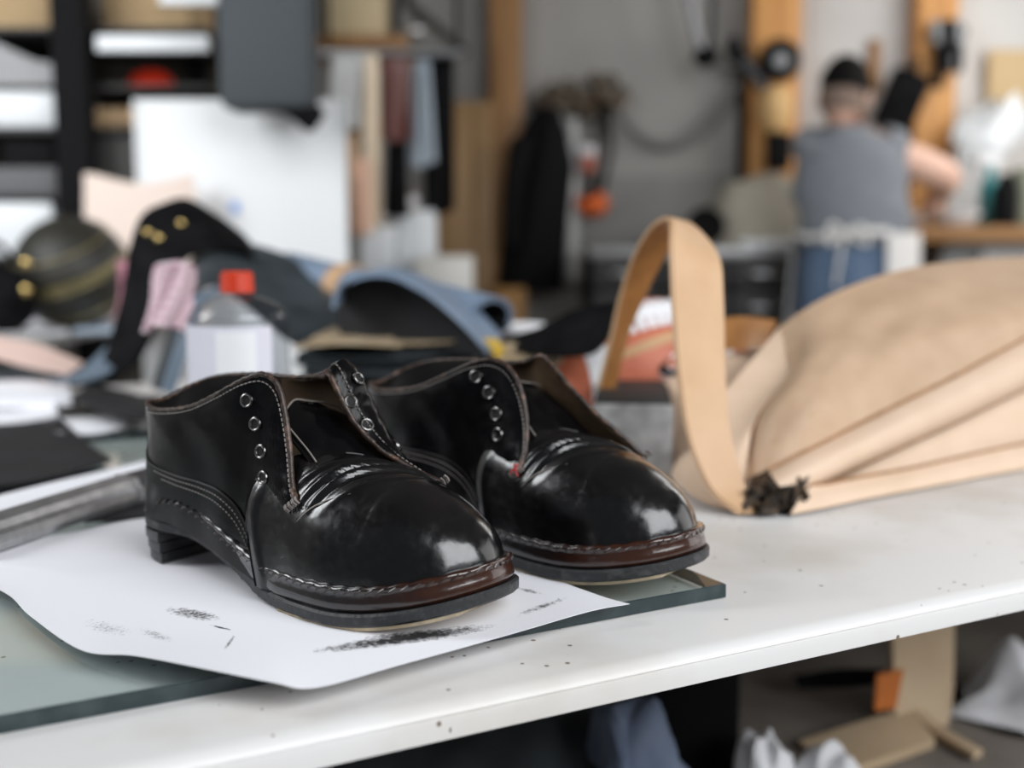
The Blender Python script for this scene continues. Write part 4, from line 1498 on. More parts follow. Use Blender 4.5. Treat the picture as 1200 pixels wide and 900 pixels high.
def sheet_at(poly, z, th, name, m, label, cat, group=None):
    mb = MB()
    a, b, c, d = [np.array(on(x, y, z)) for x, y in poly]
    P = [[(a * (1 - u) + b * u) * (1 - w) + (d * (1 - u) + c * u) * w + np.array([0, 0, .0008 * math.sin(7 * u + 3 * w)]) for w in np.linspace(0, 1, 8)] for u in np.linspace(0, 1, 8)]
    return tag(mb.sheet(P, th).build(name, m), label, cat, group)


sheet_at([(-40, 392), (80, 392), (72, 374), (-40, 374)], DZ + .003, .002, 'paper_sheet', M_PAPER, 'white paper sheet on the desk in front of the basketball', 'paper')
sheet_at([(86, 391), (142, 389), (142, 376), (90, 377)], DZ + .003, .002, 'paper_sheet', mat('pale_blue_paper', (0.55, 0.66, 0.80), 0.8), 'pale blue paper sheet on the desk right of the basketball', 'paper')

bc = at(84, 319, 2.66)
rb = bc.z - DZ - .001
bk = thing('basketball', 'black basketball with gold seams on the side desk', 'ball', (bc.x, bc.y, DZ))
M_BBALL = mat('black_ball_rubber', (0.014, 0.013, 0.010), 0.5, noise=(8, (0.026, 0.023, 0.015)), bump=(600, 0.5, 0.001))
M_GOLD = mat('gold_seam', (0.20, 0.165, 0.075), 0.4, 0.4)
MB().ball(bc, rb, 40).build('ball_skin', M_BBALL, bk)
for nrm in ((-0.22, -0.40, 0.9),):
    MB().ring(bc, nrm, rb, .0035, 56, 6).build('seam', M_GOLD, bk)
nz_ = Vector((-0.22, -0.40, 0.9)).normalized()
for sgn in (-1, 1):
    c = bc + nz_ * sgn * rb * .55
    MB().ring(c, nz_, rb * .835, .0032, 48, 6).build('seam', M_GOLD, bk)
MB().grid([[bc + (nz_ * math.sin(q) + (nz_.orthogonal().normalized() * math.cos(t) + nz_.cross(nz_.orthogonal().normalized()) * math.sin(t)) * math.cos(q)) * (rb * 1.004) for t in np.linspace(0, 2 * math.pi, 56, endpoint=False)] for q in (.05, .10, .16)], cv=True).build('gold_band', M_GOLD, bk)

hb_ = thing('black_handbag', 'black leather bag with brass snaps left of the basketball', 'bag', (at(2, 340, 2.49).x, 2.49, DZ))
c = at(2, 342, 2.49)
MB().ball((c.x, c.y, DZ + .075), (.075, .06, .074), 24).build('bag_body', M_BLKL, hb_)
for x, y in ((32, 308), (32, 340)):
    MB().ball(at(x - 2, y, 2.43), (.011, .006, .011), 12).build('snap', M_BRASS, hb_)
MB().tube(spl([at(-25, 320, 2.49), at(-5, 285, 2.49), at(20, 310, 2.48)], 20), .006, 8).build('handle', M_BLKL, hb_)

rk = thing('storage_rack', 'tall black steel storage rack at the left with white and grey bins', 'shelf', (-1.7, 3.35, 0))
RX0, RX1 = at(-150, 200, 3.1).x, at(248, 200, 3.1).x
for px0, px1, D in ((70, 110, 3.02), (-150, -118, 3.02), (226, 248, 3.52)):
    a, b = at(px0, 285, D).x, at(px1, 285, D).x
    MB().box(((a + b) / 2, D + .03, 1.25), (b - a, .06, 2.5), bevel=.003).build('upright', M_BLACK, rk)
a, b = at(58, 285, 3.5).x, at(72, 285, 3.5).x
MB().box(((a + b) / 2, 3.53, 1.25), (b - a, .06, 2.5), bevel=.003).build('upright', mat('dark_bronze', (.05, .045, .04), .5), rk)
M_SHB = mat('dark_shelf_board', (0.030, 0.029, 0.028), 0.6)
shz = []
for y, dy in ((31, 7), (99, 6), (150, 8), (228, 8), (300, 8)):
    z = at(0, y, 3.09).z
    shz.append(z)
    MB().box(((RX0 + RX1) / 2, 3.32, z - .0065), (RX1 - RX0, .46, .012), bevel=.002).build('shelf_board', M_SHB, rk)
MB().box(((RX0 + RX1) / 2, 3.56, 1.35), (RX1 - RX0, .012, 2.2), bevel=.002).build('back_panel', mat('rack_gap_dark', (.035, .028, .020), .7), rk)  # dark panel added to darken the gaps between the shelves
# white front strip of the upper right shelf
o = pbox((112, 41, 243, 60), 3.04, .03, mb=MB()).build('shelf_front', M_COLDW, rk)
o['label'] = 'bright white front strip of the upper shelf'
pbox((186, -14, 258, 5), 3.04, .03).build('shelf_front', M_COLDW, rk)['label'] = 'bright white front strip at the very top'


def on_shelf(rect, D, th, i, name, m, label, cat, bevel=.008, group=None):
    """a box standing on shelf i of the rack, sides and top from pixels"""
    a, b = at(rect[0], rect[1], D).x, at(rect[2], rect[1], D).x
    z1 = at(0, rect[1], D).z
    z0 = shz[i] - .001 + .0005
    return tag(MB().box(((a + b) / 2, D + th / 2, (z0 + z1) / 2), (b - a, th, z1 - z0), bevel=bevel).build(name, m), label, cat, group)


on_shelf((-100, 104, 75, 147), 3.10, .28, 2, 'white_bin', M_COLDW, 'white plastic bin on the black rack, middle shelf at the left edge', 'bin', .02)
on_shelf((-100, 237, 61, 296), 3.10, .28, 4, 'white_box', M_COLDW, 'white box on the lowest visible shelf of the black rack', 'box', .01)
on_shelf((0, 163, 62, 196), 3.12, .26, 3, 'black_case', M_BLACK, 'black case on the rack shelf below the white bin', 'case', .01)
on_shelf((-90, 196, 66, 212), 3.08, .02, 3, 'grey_file', mat('dim_grey_card', (.12, .12, .125), .7), 'grey file lying in front of the black case', 'file', .004)
on_shelf((-100, -40, 70, 30), 3.14, .24, 0, 'cardboard_box', M_CARD, 'cardboard box on the top rack shelf left of the black post', 'box', .004)
on_shelf((118, -40, 222, 36), 3.16, .24, 0, 'cardboard_box', M_CARD, 'cardboard box on the top rack shelf right of the black post', 'box', .004)
m = MB()
xs = [at(x, 60, 3.12) for x in (-60, 0, 20, 40, 70)]
tp = [20, 38, 58, 70, 73]
P = []
for x, y in zip((-80, -10, 18, 40, 68), (40, 47, 61, 71, 75)):
    t_, z0 = at(x, y, 3.12), shz[1] + .001
    P.append([(t_.x, 3.12, z0), (t_.x, 3.12, t_.z), (t_.x, 3.36, t_.z), (t_.x, 3.36, z0)])
m.grid(P, cv=True); m.f.append((0, 1, 2, 3)); m.f.append((16, 19, 18, 17))
tag(m.build('grey_bin', mat('light_grey_plastic', (0.28, 0.28, 0.285), .5)), 'light grey slanted bin on the second shelf of the black rack', 'bin')
q = at(50, 52, 3.30)
tag(MB().ball((q.x, 3.42, shz[1] + .068), (.07, .055, .066), 20).build('black_bag', M_BLKL), 'round black bag behind the light grey slanted bin', 'bag')
q = at(170, 80, 3.2)
rd = thing('red_helmet', 'red rounded helmet on the rack shelf right of the black post', 'helmet', (q.x, 3.25, shz[1]))
MB().lathe([(0, .062), (.03, .058), (.055, .042), (.068, .015), (.070, .0), (.060, 0.0), (0, .002)], (q.x, 3.25, shz[1] + .001), 28).build('helmet_shell', mat('red_gloss', (0.55, 0.03, 0.01), .3), rd)
MB().ring((q.x, 3.25, shz[1] + .006), (0, 0, 1), .068, .005, 28, 6).build('helmet_rim', M_BLACK, rd)
for x0, y0, lab in ((130, 108, 'tan leather roll at the left of the rack shelf below the red helmet'), (168, 112, 'tan leather roll at the right of the rack shelf below the red helmet')):
    q = at(x0, y0, 3.16)
    m = MB()
    for k in range(2):
        sp = [(.006 + .0022 * i_, i_ * .55) for i_ in range(12)]
        P = [[(q.x + yy, 3.16 + r * math.cos(t), shz[2] + .034 + r * math.sin(t)) for r, t in [(.008 + .0013 * i_, i_ * .55) for i_ in range(20)]] for yy in np.linspace(-.055, .055, 6)]
    m.sheet(P, .002)
    tag(m.build('leather_roll', mat('light_tan_leather', (0.62, 0.42, 0.24), .6)), lab, 'leather')
on_shelf((112, 160, 160, 205), 3.12, .25, 3, 'dark_grey_box', mat('dark_grey_card', (0.075, 0.072, 0.068), .7), 'dark grey box right of the black post, left of the white panel', 'box', .004)

M_PANELW = mat('white_panel_enamel', (0.74, 0.75, 0.76), 0.5)
cb = thing('whiteboard', 'large white upright panel with a small blue sticker behind the black strap', 'board', (at(284, 300, 2.99).x, 3.0, 0))
a, b = at(163, 285, 2.985).x, at(407, 285, 2.985).x
zt = at(200, 116, 2.985).z
MB().box(((a + b) / 2, 2.998, zt / 2), (b - a, .022, zt), bevel=.004).build('panel_board', M_PANELW, cb)
for x in (a + .006, b - .006):
    MB().box((x, 2.984, zt / 2), (.012, .008, zt), bevel=.002).build('edge_strip', M_PANELW, cb)
pbox((270, 236, 280, 250), 2.982, .006, .001).build('sticker', mat('blue_sticker', (.25, .40, .75), .5), cb)

m = MB()
P = []
for i in range(14):
    u = i / 13
    r = []
    for j in range(24):
        t = 2 * math.pi * j / 24
        wd_ = .155 * (1 - .12 * u) * (1 + .04 * math.sin(5 * t + 4 * u))
        r.append((at(168, 300, 2.885).x + wd_ * math.cos(t), 2.885 + .045 * (1 - .5 * u) * math.sin(t), DZ + .001 + (at(0, 208, 2.80).z - DZ) * u * (1 + .04 * math.sin(2 * t + 1))))
    P.append(r)
m.grid(P, cv=True); m.f.append(tuple(range(24)))
tag(m.build('paper_bag', mat('blush_paper', (0.80, 0.66, 0.58), .8)), 'open crumpled blush paper bag behind the basketball, left of white panel', 'bag')

gcase = thing('hanging_case', 'dark grey padded case hanging in front of the white panel top', 'case', at(308, 128, 2.78))
pbox((252, -30, 364, 128), 2.78, .13, .03).build('case_body', M_DGREY, gcase)
rib([(300, 124, 2.76), (345, 126, 2.76), (372, 122, 2.76)], [(335, 130, 2.76), (362, 154, 2.76), (382, 132, 2.76)], 12, .01).build('strap_end', M_BLKL, gcase)
for x in (275, 340):
    p_ = at(x, -28, 2.84)
    MB().tube([p_, (p_.x, p_.y, 3.008)], .012, 8).build('hanging_strap', M_BLACK, gcase)

# ================================================================== GARMENT RAIL
rail = thing('garment_rail', 'metal garment rail with leathers and clothes hung on it', 'rail', (at(450, 300, 3.5).x, 3.5, 3.0))
rz = at(450, 62, 3.5).z
xa, xb_ = at(376, 62, 3.5).x, at(544, 62, 3.5).x
MB().tube([(xa, 3.5, rz), (xb_, 3.5, rz)], .014, 10).build('cross_bar', M_STEEL, rail)
for x in (xa + .02, xb_ - .02):
    MB().tube([(x, 3.5, rz), (x, 3.5, 3.008)], .007, 8).build('hanger_rod', M_BLACK, rail)
M_GREYC = mat('grey_white_cloth', (0.50, 0.50, 0.49), .9)
hang = [((384, 64, 434, 150), 3.49, .025, 2.5, M_GREYC, 'hanging_cloth', 'grey white cloth hanging at the left of the garment rail', 'cloth', .25),
        ((402, 64, 422, 272), 3.54, .008, 1.2, M_TAN_H, 'leather_strip', 'long orange tan leather strip hanging at the left of the garment rail', 'leather', .1),
        ((424, 64, 447, 262), 3.45, .010, 1.5, mat('pale_tan_leather', (0.66, 0.54, 0.40), .6), 'leather_strip', 'long pale tan leather strip hanging on the rail beside the red pouch', 'leather', .3),
        ((414, 186, 434, 272), 3.42, .006, 1.0, mat('peach_leather', (0.70, 0.42, 0.30), .6), 'leather_strip', 'peach leather strip in front of the orange tan strip', 'leather', .1),
        ((445, 68, 482, 163), 3.47, .014, 1.5, mat('oxblood_leather', (0.10, 0.020, 0.013), .4), 'red_pouch', 'oxblood red leather piece hanging on the garment rail', 'leather', .15),
        ((450, 163, 480, 252), 3.51, .012, 1.4, M_BLKL, 'black_apron', 'black leather piece hanging below the oxblood red one', 'leather', .2),
        ((478, 64, 510, 192), 3.53, .014, 1.8, mat('pale_blue_cloth', (0.36, 0.41, 0.46), .9), 'hanging_cloth', 'pale blue grey cloth hanging on the rail beside the black garment', 'cloth', .5),
        ((497, 66, 533, 246), 3.57, .018, 1.6, M_BLACK, 'black_garment', 'black garment hanging at the right end of the rail', 'garment', .05)]
for rect, D, amp, fo_, m_, nm, lab, cat, tp in hang:
    if nm == 'leather_strip' and rect[1] > 100:
        t_ = at(424, 64, D)
    o = tag(drape(rect, D, amp, fo_, taper=tp).build(nm, m_), lab, cat)
wsx = at(420, 40, 4.2)
ws = thing('wall_shelf', 'dark wooden shelf with a cardboard box above the garment rail', 'shelf', at(420, 50, 4.3))
pbox((360, 40, 474, 58), 4.15, .40, .004).build('shelf_board', M_POST_D, ws)
for x in (372, 464):
    p_ = at(x, 42, 4.45)
    MB().box((p_.x, 4.45, (p_.z + 3.0) / 2), (.03, .03, 3.01 - p_.z), bevel=.003).build('hanger', M_BLACK, ws)
zs_ = at(420, 40, 4.15).z
a, b = at(378, 38, 4.2).x, at(447, 38, 4.2).x
tag(MB().box(((a + b) / 2, 4.35, zs_ + .14), (b - a, .28, .275), bevel=.004).build('cardboard_box', mat('pale_card', (.55, .44, .27), .8)), 'pale cardboard box on the dark shelf above the garment rail', 'box')
br = thing('hanging_arm', 'dark diagonal metal arm with a bright round knob above the garment rail', 'lamp', at(520, 40, 4.6))  # diagonal metal bar with a silver disc, gives no light
MB().tube([at(476, 4, 4.5), at(547, 62, 4.5)], .02, 10).build('arm', mat('dark_metal', (.05, .042, .036), .4, .5), br)
p_ = at(478, 0, 4.5)
MB().tube([at(478, 6, 4.5), (p_.x, p_.y, 3.008)], .016, 8).build('drop_rod', M_BLACK, br)
MB().ball(at(487, 36, 4.4), .032, 18).build('chrome_knob', M_STEEL, br)
MB().tube([at(490, 14, 4.5), at(487, 36, 4.4)], .007, 8).build('stem', M_BLACK, br)

# plywood sheets leaning on the wall
for x0, x1, y0, dd, lab in ((509, 552, 118, 0, 'left one of the two plywood sheets leaning behind the black garment'), (548, 577, 116, .05, 'narrow right one of the two plywood sheets beside the brown post')):
    a, b = at(x0, 200, 5.0 + dd).x, at(x1, 200, 5.0 + dd).x
    zt = at(540, y0, 5.0).z
    tag(MB().box(((a + b) / 2, 5.04 + dd, zt / 2), (b - a, .018, zt), bevel=.002).build('plywood_sheet', M_PLY), lab, 'board')
# white boxes below the rail
bxs = thing('trolley', 'low dark trolley carrying white boxes below the garment rail', 'trolley', (at(494, 330, 3.5).x, 3.5, 0))
tz = at(480, 352, 3.4).z
MB().box((at(494, 330, 3.5).x, 3.55, tz - .015), (.42, .40, .03), bevel=.004).build('tray', M_BLACK, bxs)
for sx in (-.19, .19):
    for sy in (-.17, .17):
        MB().tube([(at(494, 330, 3.5).x + sx, 3.55 + sy, 0.0), (at(494, 330, 3.5).x + sx, 3.55 + sy, tz - .02)], .014, 8).build('leg', M_BLACK, bxs)


def stand(rect, D, th, z0, name, m, label, cat, bevel=.004, group=None):
    a, b = at(rect[0], rect[1], D).x, at(rect[2], rect[1], D).x
    z1 = at((rect[0] + rect[2]) / 2, rect[1], D).z
    return tag(MB().box(((a + b) / 2, D + th / 2, (z0 + z1) / 2 + .0005), (b - a, th, z1 - z0 - .001), bevel=bevel).build(name, m), label, cat, group)


stand((422, 264, 462, 340), 3.50, .16, tz, 'white_box', M_COLDW, 'tall white box at the left of the low trolley', 'box')
stand((466, 246, 509, 340), 3.54, .14, tz, 'white_box', M_COLDW, 'tallest white box, at the middle of the low trolley', 'box')
stand((486, 300, 553, 345), 3.38, .15, tz, 'white_box', mat('warm_white_card', (.70, .68, .64), .7), 'wide warm white box at the right end of the low trolley', 'box')
for x, y, lab in ((460, 256, 'left one of two small white thread spools above the trolley'), (483, 237, 'right one of two small white thread spools above the trolley')):
    zz = at(441 if x == 460 else 487, 264 if x == 460 else 246, 3.52).z
    q = at(452 if x == 460 else 483, y, 3.58)
    s_ = thing('thread_spool', lab, 'spool', (q.x, 3.58, zz))
    MB().lathe([(0, 0), (.022, 0), (.022, .006), (.012, .007), (.012, .045), (.022, .046), (.022, .052), (0, .052)], (q.x, 3.58, zz + .001), 18).build('spool_core', M_CARD, s_)
    MB().lathe([(.0125, .008), (.021, .010), (.021, .042), (.0125, .044)], (q.x, 3.58, zz + .001), 18).build('thread', M_WHITE, s_)
stand((580, 338, 616, 372), 4.9, .2, 0, 'orange_crate', mat('orange_box', (.40, .20, .05), .6), 'orange brown crate standing at the foot of the brown post', 'crate')

# ================================================================== BACK WALL
pegr = thing('peg_rail', 'wooden wall rail crowded with dark brown wooden pegs above the black coat', 'rail', at(680, 130, WB - .06))
pbox((628, 112, 732, 126), WB - .03, .029, .003).build('rail_board', M_POST_D, pegr)
M_DBR = mat('dark_brown_wood', (.060, .042, .026), .6, noise=(18, (.12, .088, .055)))
for k in range(16):
    x, y = 634 + 6.2 * k, 118 + 14 * math.sin(k * 2.3) - (10 if k > 9 else 0)
    p_ = at(x, y, WB - .06)
    MB().lathe([(0, 0), (.018, 0), (.030, .05), (.034, .09), (.022, .115), (0, .12)], p_ + Vector((0, .03, 0)), 12, M=Matrix.Rotation(math.radians(92 + 8 * math.sin(k)), 3, 'X')).build('peg', M_DBR, pegr)
ct = thing('black_coat', 'long black coat hanging on the wall rail', 'coat', at(618, 330, WB - .2))
m = MB()
P = []
for i in range(22):
    u = i / 21
    r = []
    for j in range(28):
        t = 2 * math.pi * j / 28
        cx = 640 - 20 * u
        hw_ = 13 + 24 * min(1, u * 3.2) ** .7
        c = at(cx, 128 + 215 * u, WB - .17)
        wx = hw_ / FPX * WB
        r.append((c.x + wx * math.cos(t), WB - .17 + .075 * math.sin(t) * (1 + .25 * math.sin(4 * t + 3 * u)), c.z))
    P.append(r)
m.grid(P, cv=True); m.f.append(tuple(range(28))); m.f.append(tuple(21 * 28 + j for j in range(28)))
m.build('coat_body', M_BLACK, ct)
m = MB(); m.tube(spl([at(612, 165, WB - .24), at(602, 220, WB - .27), at(598, 290, WB - .27)], 14), [.055 - .0015 * i for i in range(14)], 10); m.build('sleeve', M_BLACK, ct)
m = MB(); m.tube(spl([at(640, 128, WB - .15), at(640, 118, WB - .07)], 4), .01, 6); m.build('hanging_loop', M_BLACK, ct)
tag(drape((657, 130, 680, 325), WB - .10, .015, 1.4, taper=.2).build('pale_cloth', M_GREYC), 'narrow pale grey cloth hanging between black coat and orange tool', 'cloth')
pt_ = thing('plumb_tool', 'orange ball tool with red handle hanging by a black cord on the grey wall', 'tool', at(695, 240, WB - .07))
MB().tube(spl([at(706, 122, WB - .06), at(701, 165, WB - .06), at(694, 226, WB - .07)], 12), .013, 8).build('cord', M_BLACK, pt_)
MB().tube(spl([at(707, 124, WB - .06), at(716, 170, WB - .055), at(704, 228, WB - .07)], 12), .011, 8).build('cord', M_BLACK, pt_)
MB().lathe([(0, 0), (.030, .004), (.036, .05), (.033, .11), (.02, .125), (0, .127)], at(688, 203, WB - .11), 14).build('handle', mat('faded_red_plastic', (.42, .12, .08), .5), pt_)
MB().lathe([(.034, .075), (.037, .08), (.036, .115), (.030, .12)], at(688, 203, WB - .11), 14).build('handle_band', M_WHITE, pt_)
MB().ball(at(694, 239, WB - .09), (.075, .065, .058), 22).build('orange_ball', mat('orange_plastic', (.75, .13, .015), .45), pt_)
MB().ball(at(692, 229, WB - .13), (.03, .025, .022), 14).build('ball_clip', M_BLACK, pt_)
M_HOSE = mat('grey_hose', (.17, .168, .16), .6)
tag(MB().tube(spl([at(722, 122, WB - .055), at(740, 150, WB - .06), at(768, 168, WB - .06), at(802, 165, WB - .06), at(834, 138, WB - .06), at(866, 96, WB - .06)], 50), .022, 10).build('wall_hose', M_HOSE), 'dark grey hose hanging in a loop on the back wall', 'hose')
ar = thing('swing_arm', 'grey swing arm with a black joint hanging from above the back wall', 'arm', at(826, 66, WB - .3))
MB().tube([at(792, -60, WB - .25), at(822, 58, WB - .25)], .022, 10).build('arm', mat('mid_grey_metal', (.25, .25, .26), .4, .5), ar)
MB().tube([at(838, -60, WB - .2), at(832, 58, WB - .2)], .014, 10).build('rod', M_BLACK, ar)
MB().ball(at(827, 66, WB - .24), (.055, .05, .05), 16).build('joint', M_BLACK, ar)
MB().ball(at(860, 58, WB - .24), (.035, .03, .06), 14).build('joint', M_BLACK, ar)
tag(pbox((866, 60, 877, 245), WB - .05, .045, .004).build('black_board', M_BLACK), 'narrow black board standing against the left side of the orange post', 'board')
# on the first orange post
rl = thing('cable_reel', 'black cable reel hung on the left orange post', 'reel', at(914, 70, WB - .30))
q = at(914, 71, WB - .24)
MB().ring(q, (0, 1, .1), .062, .030, 26, 10).build('cable_coil', M_BLACK, rl)
MB().ball(q, (.04, .03, .04), 14).build('hub', M_GREYP, rl)
MB().box((q.x, q.y + .04, q.z), (.03, .08, .03), bevel=.004).build('bracket', M_BLACK, rl)
tl = thing('wood_handle_tool', 'pale wooden tool with black tip below the cable reel on the orange post', 'tool', at(905, 170, WB - .2))
MB().lathe([(0, 0), (.045, .01), (.075, .07), (.070, .15), (.05, .19), (0, .20)], at(908, 157, WB - .225), 16).build('wood_body', mat('pale_wood', (.66, .42, .18), .6), tl)
MB().box(at(912, 178, WB - .215), (.10, .07, .16), bevel=.01).build('black_tip', M_BLACK, tl)
MB().tube([at(872, 70, WB - .2), at(902, 112, WB - .2)], .026, 10).build('lever', mat('slate_metal', (.06, .065, .07), .5), tl)
# on the wall by the second post
tag(pbox((1018, 46, 1032, 108), WB - .055, .022, .004).build('wooden_stick', M_POST_D), 'short brown wooden stick fixed on the white wall above the person', 'stick')
bt_ = thing('black_holster', 'black leather tool holster hanging left of the right orange post', 'holster', at(1058, 118, WB - .2))
q = at(1056, 119, WB - .22)
MB().box(q, (.17, .09, .27), bevel=.03, M=Matrix.Rotation(math.radians(22), 3, 'Y')).build('pouch', M_BLKL, bt_)
MB().tube([at(1064, 92, WB - .2), at(1074, 70, WB - .17)], .018, 8).build('loop', M_BLKL, bt_)
bd = thing('black_tool_bundle', 'bundle of black tools hung on the right side of the right orange post', 'tool', at(1110, 60, WB - .2))
for k in range(9):
    x, y = 1096 + 9 * (k % 4) + 3 * (k // 4), 32 + 18 * (k // 4)
    MB().tube([at(x, y - 8, WB - .21), at(x + rng.uniform(-8, 8), y + 34, WB - .21 - .01 * (k % 3))], [.020, .026], 8).build('tool_handle', M_BLACK if k % 3 else M_GREYP, bd)
MB().tube([at(1088, 40, WB - .19), at(1132, 36, WB - .19)], .016, 8).build('hook_bar', M_BLACK, bd)

# ================================================================== GREY BENCH WITH COVERED MACHINE
mb_ = thing('steel_table', 'grey steel table with dark drawers carrying the covered machine', 'table', (at(825, 300, 4.5).x, 4.65, 0))
sz = at(820, 290, 4.42).z
a, b = at(690, 300, 4.42).x, at(944, 300, 4.42).x
MB().box(((a + b) / 2, 4.72, sz - .02), (b - a, .60, .04), bevel=.004).build('table_top', mat('worn_steel', (.36, .36, .36), .4, .6), mb_)
for k in range(3):
    w_ = (b - a - .02) / 3
    cxx = a + .01 + w_ * (k + .5)
    for r_ in range(3):
        dr = MB().box((cxx, 4.45, sz - .10 - r_ * .13), (w_ - .012, .03, .118), bevel=.004).build('drawer', M_SHB, mb_)
        MB().box((cxx, 4.426, sz - .10 - r_ * .13), (.12, .02, .014), bevel=.004).build('handle', M_STEEL, dr)
MB().box(((a + b) / 2, 4.74, sz / 2 - .02), (b - a - .02, .54, sz - .045), bevel=.004).build('carcass', M_BLACK, mb_)
stand((868, 281, 930, 300), 4.44, .1, sz, 'white_tray', M_COLDW, 'low white tray on the steel table left of the person', 'tray', .008)
m = MB()
P = []
out = [(752, 288), (770, 274), (800, 263), (828, 250), (846, 222), (862, 212), (890, 208), (925, 212), (941, 225), (944, 288)]
S_ = spl([(x, y) for x, y in out], 40)
for x, y in S_:
    t_ = at(x, y, 4.70)
    h_ = max(.004, t_.z - sz)
    r = []
    for w in np.linspace(0, 1, 14):
        q = w * 2 - 1
        r.append((t_.x, 4.72 + .22 * q, sz + .002 + h_ * (1 - abs(q) ** 3.5) * (1 + .05 * math.sin(x * .09 + 4 * w))))
    P.append(r)
m.sheet(P, .004)
tag(m.build('machine_cover', mat('khaki_canvas', (.30, .275, .225), .9, noise=(5, (.36, .33, .27)), bump=(90, .2, .002))), 'khaki canvas cover draped over a machine on the steel table', 'cover')
q = at(828, 242, 4.44)
pn_ = thing('cover_hole', 'black disc put in for the dark oval hole of the canvas cover', 'disc', (q.x, 4.44, sz))
MB().lathe([(0, -.008), (.068, -.008), (.076, .01), (.072, .012), (.064, -.002), (0, -.002)], (q.x, 4.46, sz + .080), 26, M=Matrix.Rotation(math.radians(80), 3, 'X')).build('hole_disc', M_BLACK, pn_)  # black disc put in for the dark hole in the cover

# ================================================================== RIGHT WORKBENCH
wb = thing('wooden_workbench', 'wooden workbench at the right that the person works at', 'workbench', (at(1180, 270, 4.6).x, 4.85, 0))
wz = at(1150, 265, 4.42).z
a = at(1046, 270, 4.42).x
MB().box(((a + 2.55) / 2, 4.78, wz - .03), (2.55 - a, .70, .06), bevel=.005).build('bench_top', wood('bench_wood', (.26, .12, .035), (.36, .18, .06), 0, 4), wb)
for x in (a + .06, 2.48):
    for y in (4.48, 5.06):
        MB().box((x, y, (wz - .06) / 2), (.08, .08, wz - .061), bevel=.005).build('leg', M_POST_D, wb)
MB().box(((a + 2.55) / 2, 4.80, .42), (2.4 - a, .5, .03), bevel=.004).build('lower_shelf', M_SHB, wb)
stand((1104, 288, 1146, 380), 4.60, .25, .436, 'grey_crate', M_GREYP, 'grey crate on the shelf under the wooden workbench', 'crate', .01)
stand((1150, 290, 1240, 380), 4.62, .25, .436, 'white_crate', M_COLDW, 'white crate on the shelf under the wooden workbench, right of the grey one', 'crate', .01)
# things on the workbench
for x, w_, lab in ((1085, 22, 'left one of two low white dishes on the wooden workbench'), (1118, 30, 'right one of two low white dishes on the wooden workbench')):
    q = at(x - (16 if x == 1085 else 0), 252, 4.55 if x > 1100 else 4.92)
    d_ = thing('white_dish', lab, 'dish', (q.x, q.y, wz))
    r_ = w_ / FPX * 4.55
    MB().lathe([(0, .004), (r_ * .6, 0), (r_ * .7, .004), (r_, .05), (r_ * .96, .055), (r_ * .62, .012), (0, .010)], (q.x, q.y, wz + .001), 26).build('dish_body', M_WHITE, d_)
    MB().ring((q.x, q.y, wz + .054), (0, 0, 1), r_ * .98, .004, 26, 6).build('dish_rim', M_WHITE, d_)
q = at(1160, 215, 4.62)
sb_ = thing('spray_bottle', 'teal spray bottle standing on the wooden workbench', 'bottle', (q.x, q.y, wz))
MB().lathe([(0, 0), (.040, .002), (.042, .02), (.040, .16), (.018, .20), (.016, .24), (0, .24)], (q.x, q.y, wz + .001), 20).build('bottle_body', mat('teal_plastic', (.05, .28, .30), .35), sb_)
MB().box((q.x - .015, q.y, wz + .262), (.09, .035, .045), bevel=.01).build('trigger_head', M_WHITE, sb_)
q = at(1178, 238, 4.50)
tag(MB().lathe([(0, 0), (.044, .002), (.046, .015), (.046, .15), (.030, .17), (.028, .20), (0, .20)], (q.x, q.y, wz + .001), 20).build('black_can', M_BLACK), 'black can right of the teal spray bottle', 'can')
q = at(1203, 225, 4.56)
tag(MB().lathe([(0, 0), (.062, .002), (.064, .02), (.064, .21), (.055, .225), (0, .225)], (q.x, q.y, wz + .001), 22).build('olive_can', mat('olive_paint', (.26, .27, .20), .5)), 'olive grey can at the right edge on the wooden workbench', 'can')
M_BAGP = mat('milky_plastic', (.72, .75, .77), .3)
m = MB()
P = []
for i in range(18):
    u = i / 17
    r = []
    c = at(1142 + 38 * u, 200 - 82 * u, 4.95)
    for j in range(20):
        t = 2 * math.pi * j / 20
        k_ = (.05 + .10 * math.sin(math.pi * min(1, u * 1.05)) ** .8) * (1 + .14 * math.sin(5 * t + 7 * u))
        r.append((c.x + k_ * math.cos(t), 4.97 + .08 * math.sin(t), c.z + .03 * math.sin(t * 2 + u * 4)))
    P.append(r)
m.grid(P, cv=True); m.f.append(tuple(range(20))); m.f.append(tuple(17 * 20 + j for j in range(20)))
o = m
base_z = min(p[2] for p in m.v)
tag(m.build('plastic_bag', M_BAGP), 'milky plastic bag hanging on the wall over the wooden workbench', 'bag')
gj = thing('glass_rods', 'bunch of pale rods leaning behind the white dishes', 'rod', at(1130, 240, 4.8))
for k in range(6):
    p_ = at(1108 + 5 * k, 236, 4.80 + .01 * k)
    MB().tube([(p_.x, p_.y, wz + .004), at(1134 + 9 * k, 150 + 5 * k, 4.86)], .009, 8).build('rod', M_BAGP, gj)
tag(pbox((1158, 58, 1260, 128), WB - .10, .015, .003).build('card_panel', mat('warm_card', (.60, .44, .24), .75)), 'tan cardboard panel fixed on the white wall at the right edge', 'board')
q = at(1100, 236, 4.70)


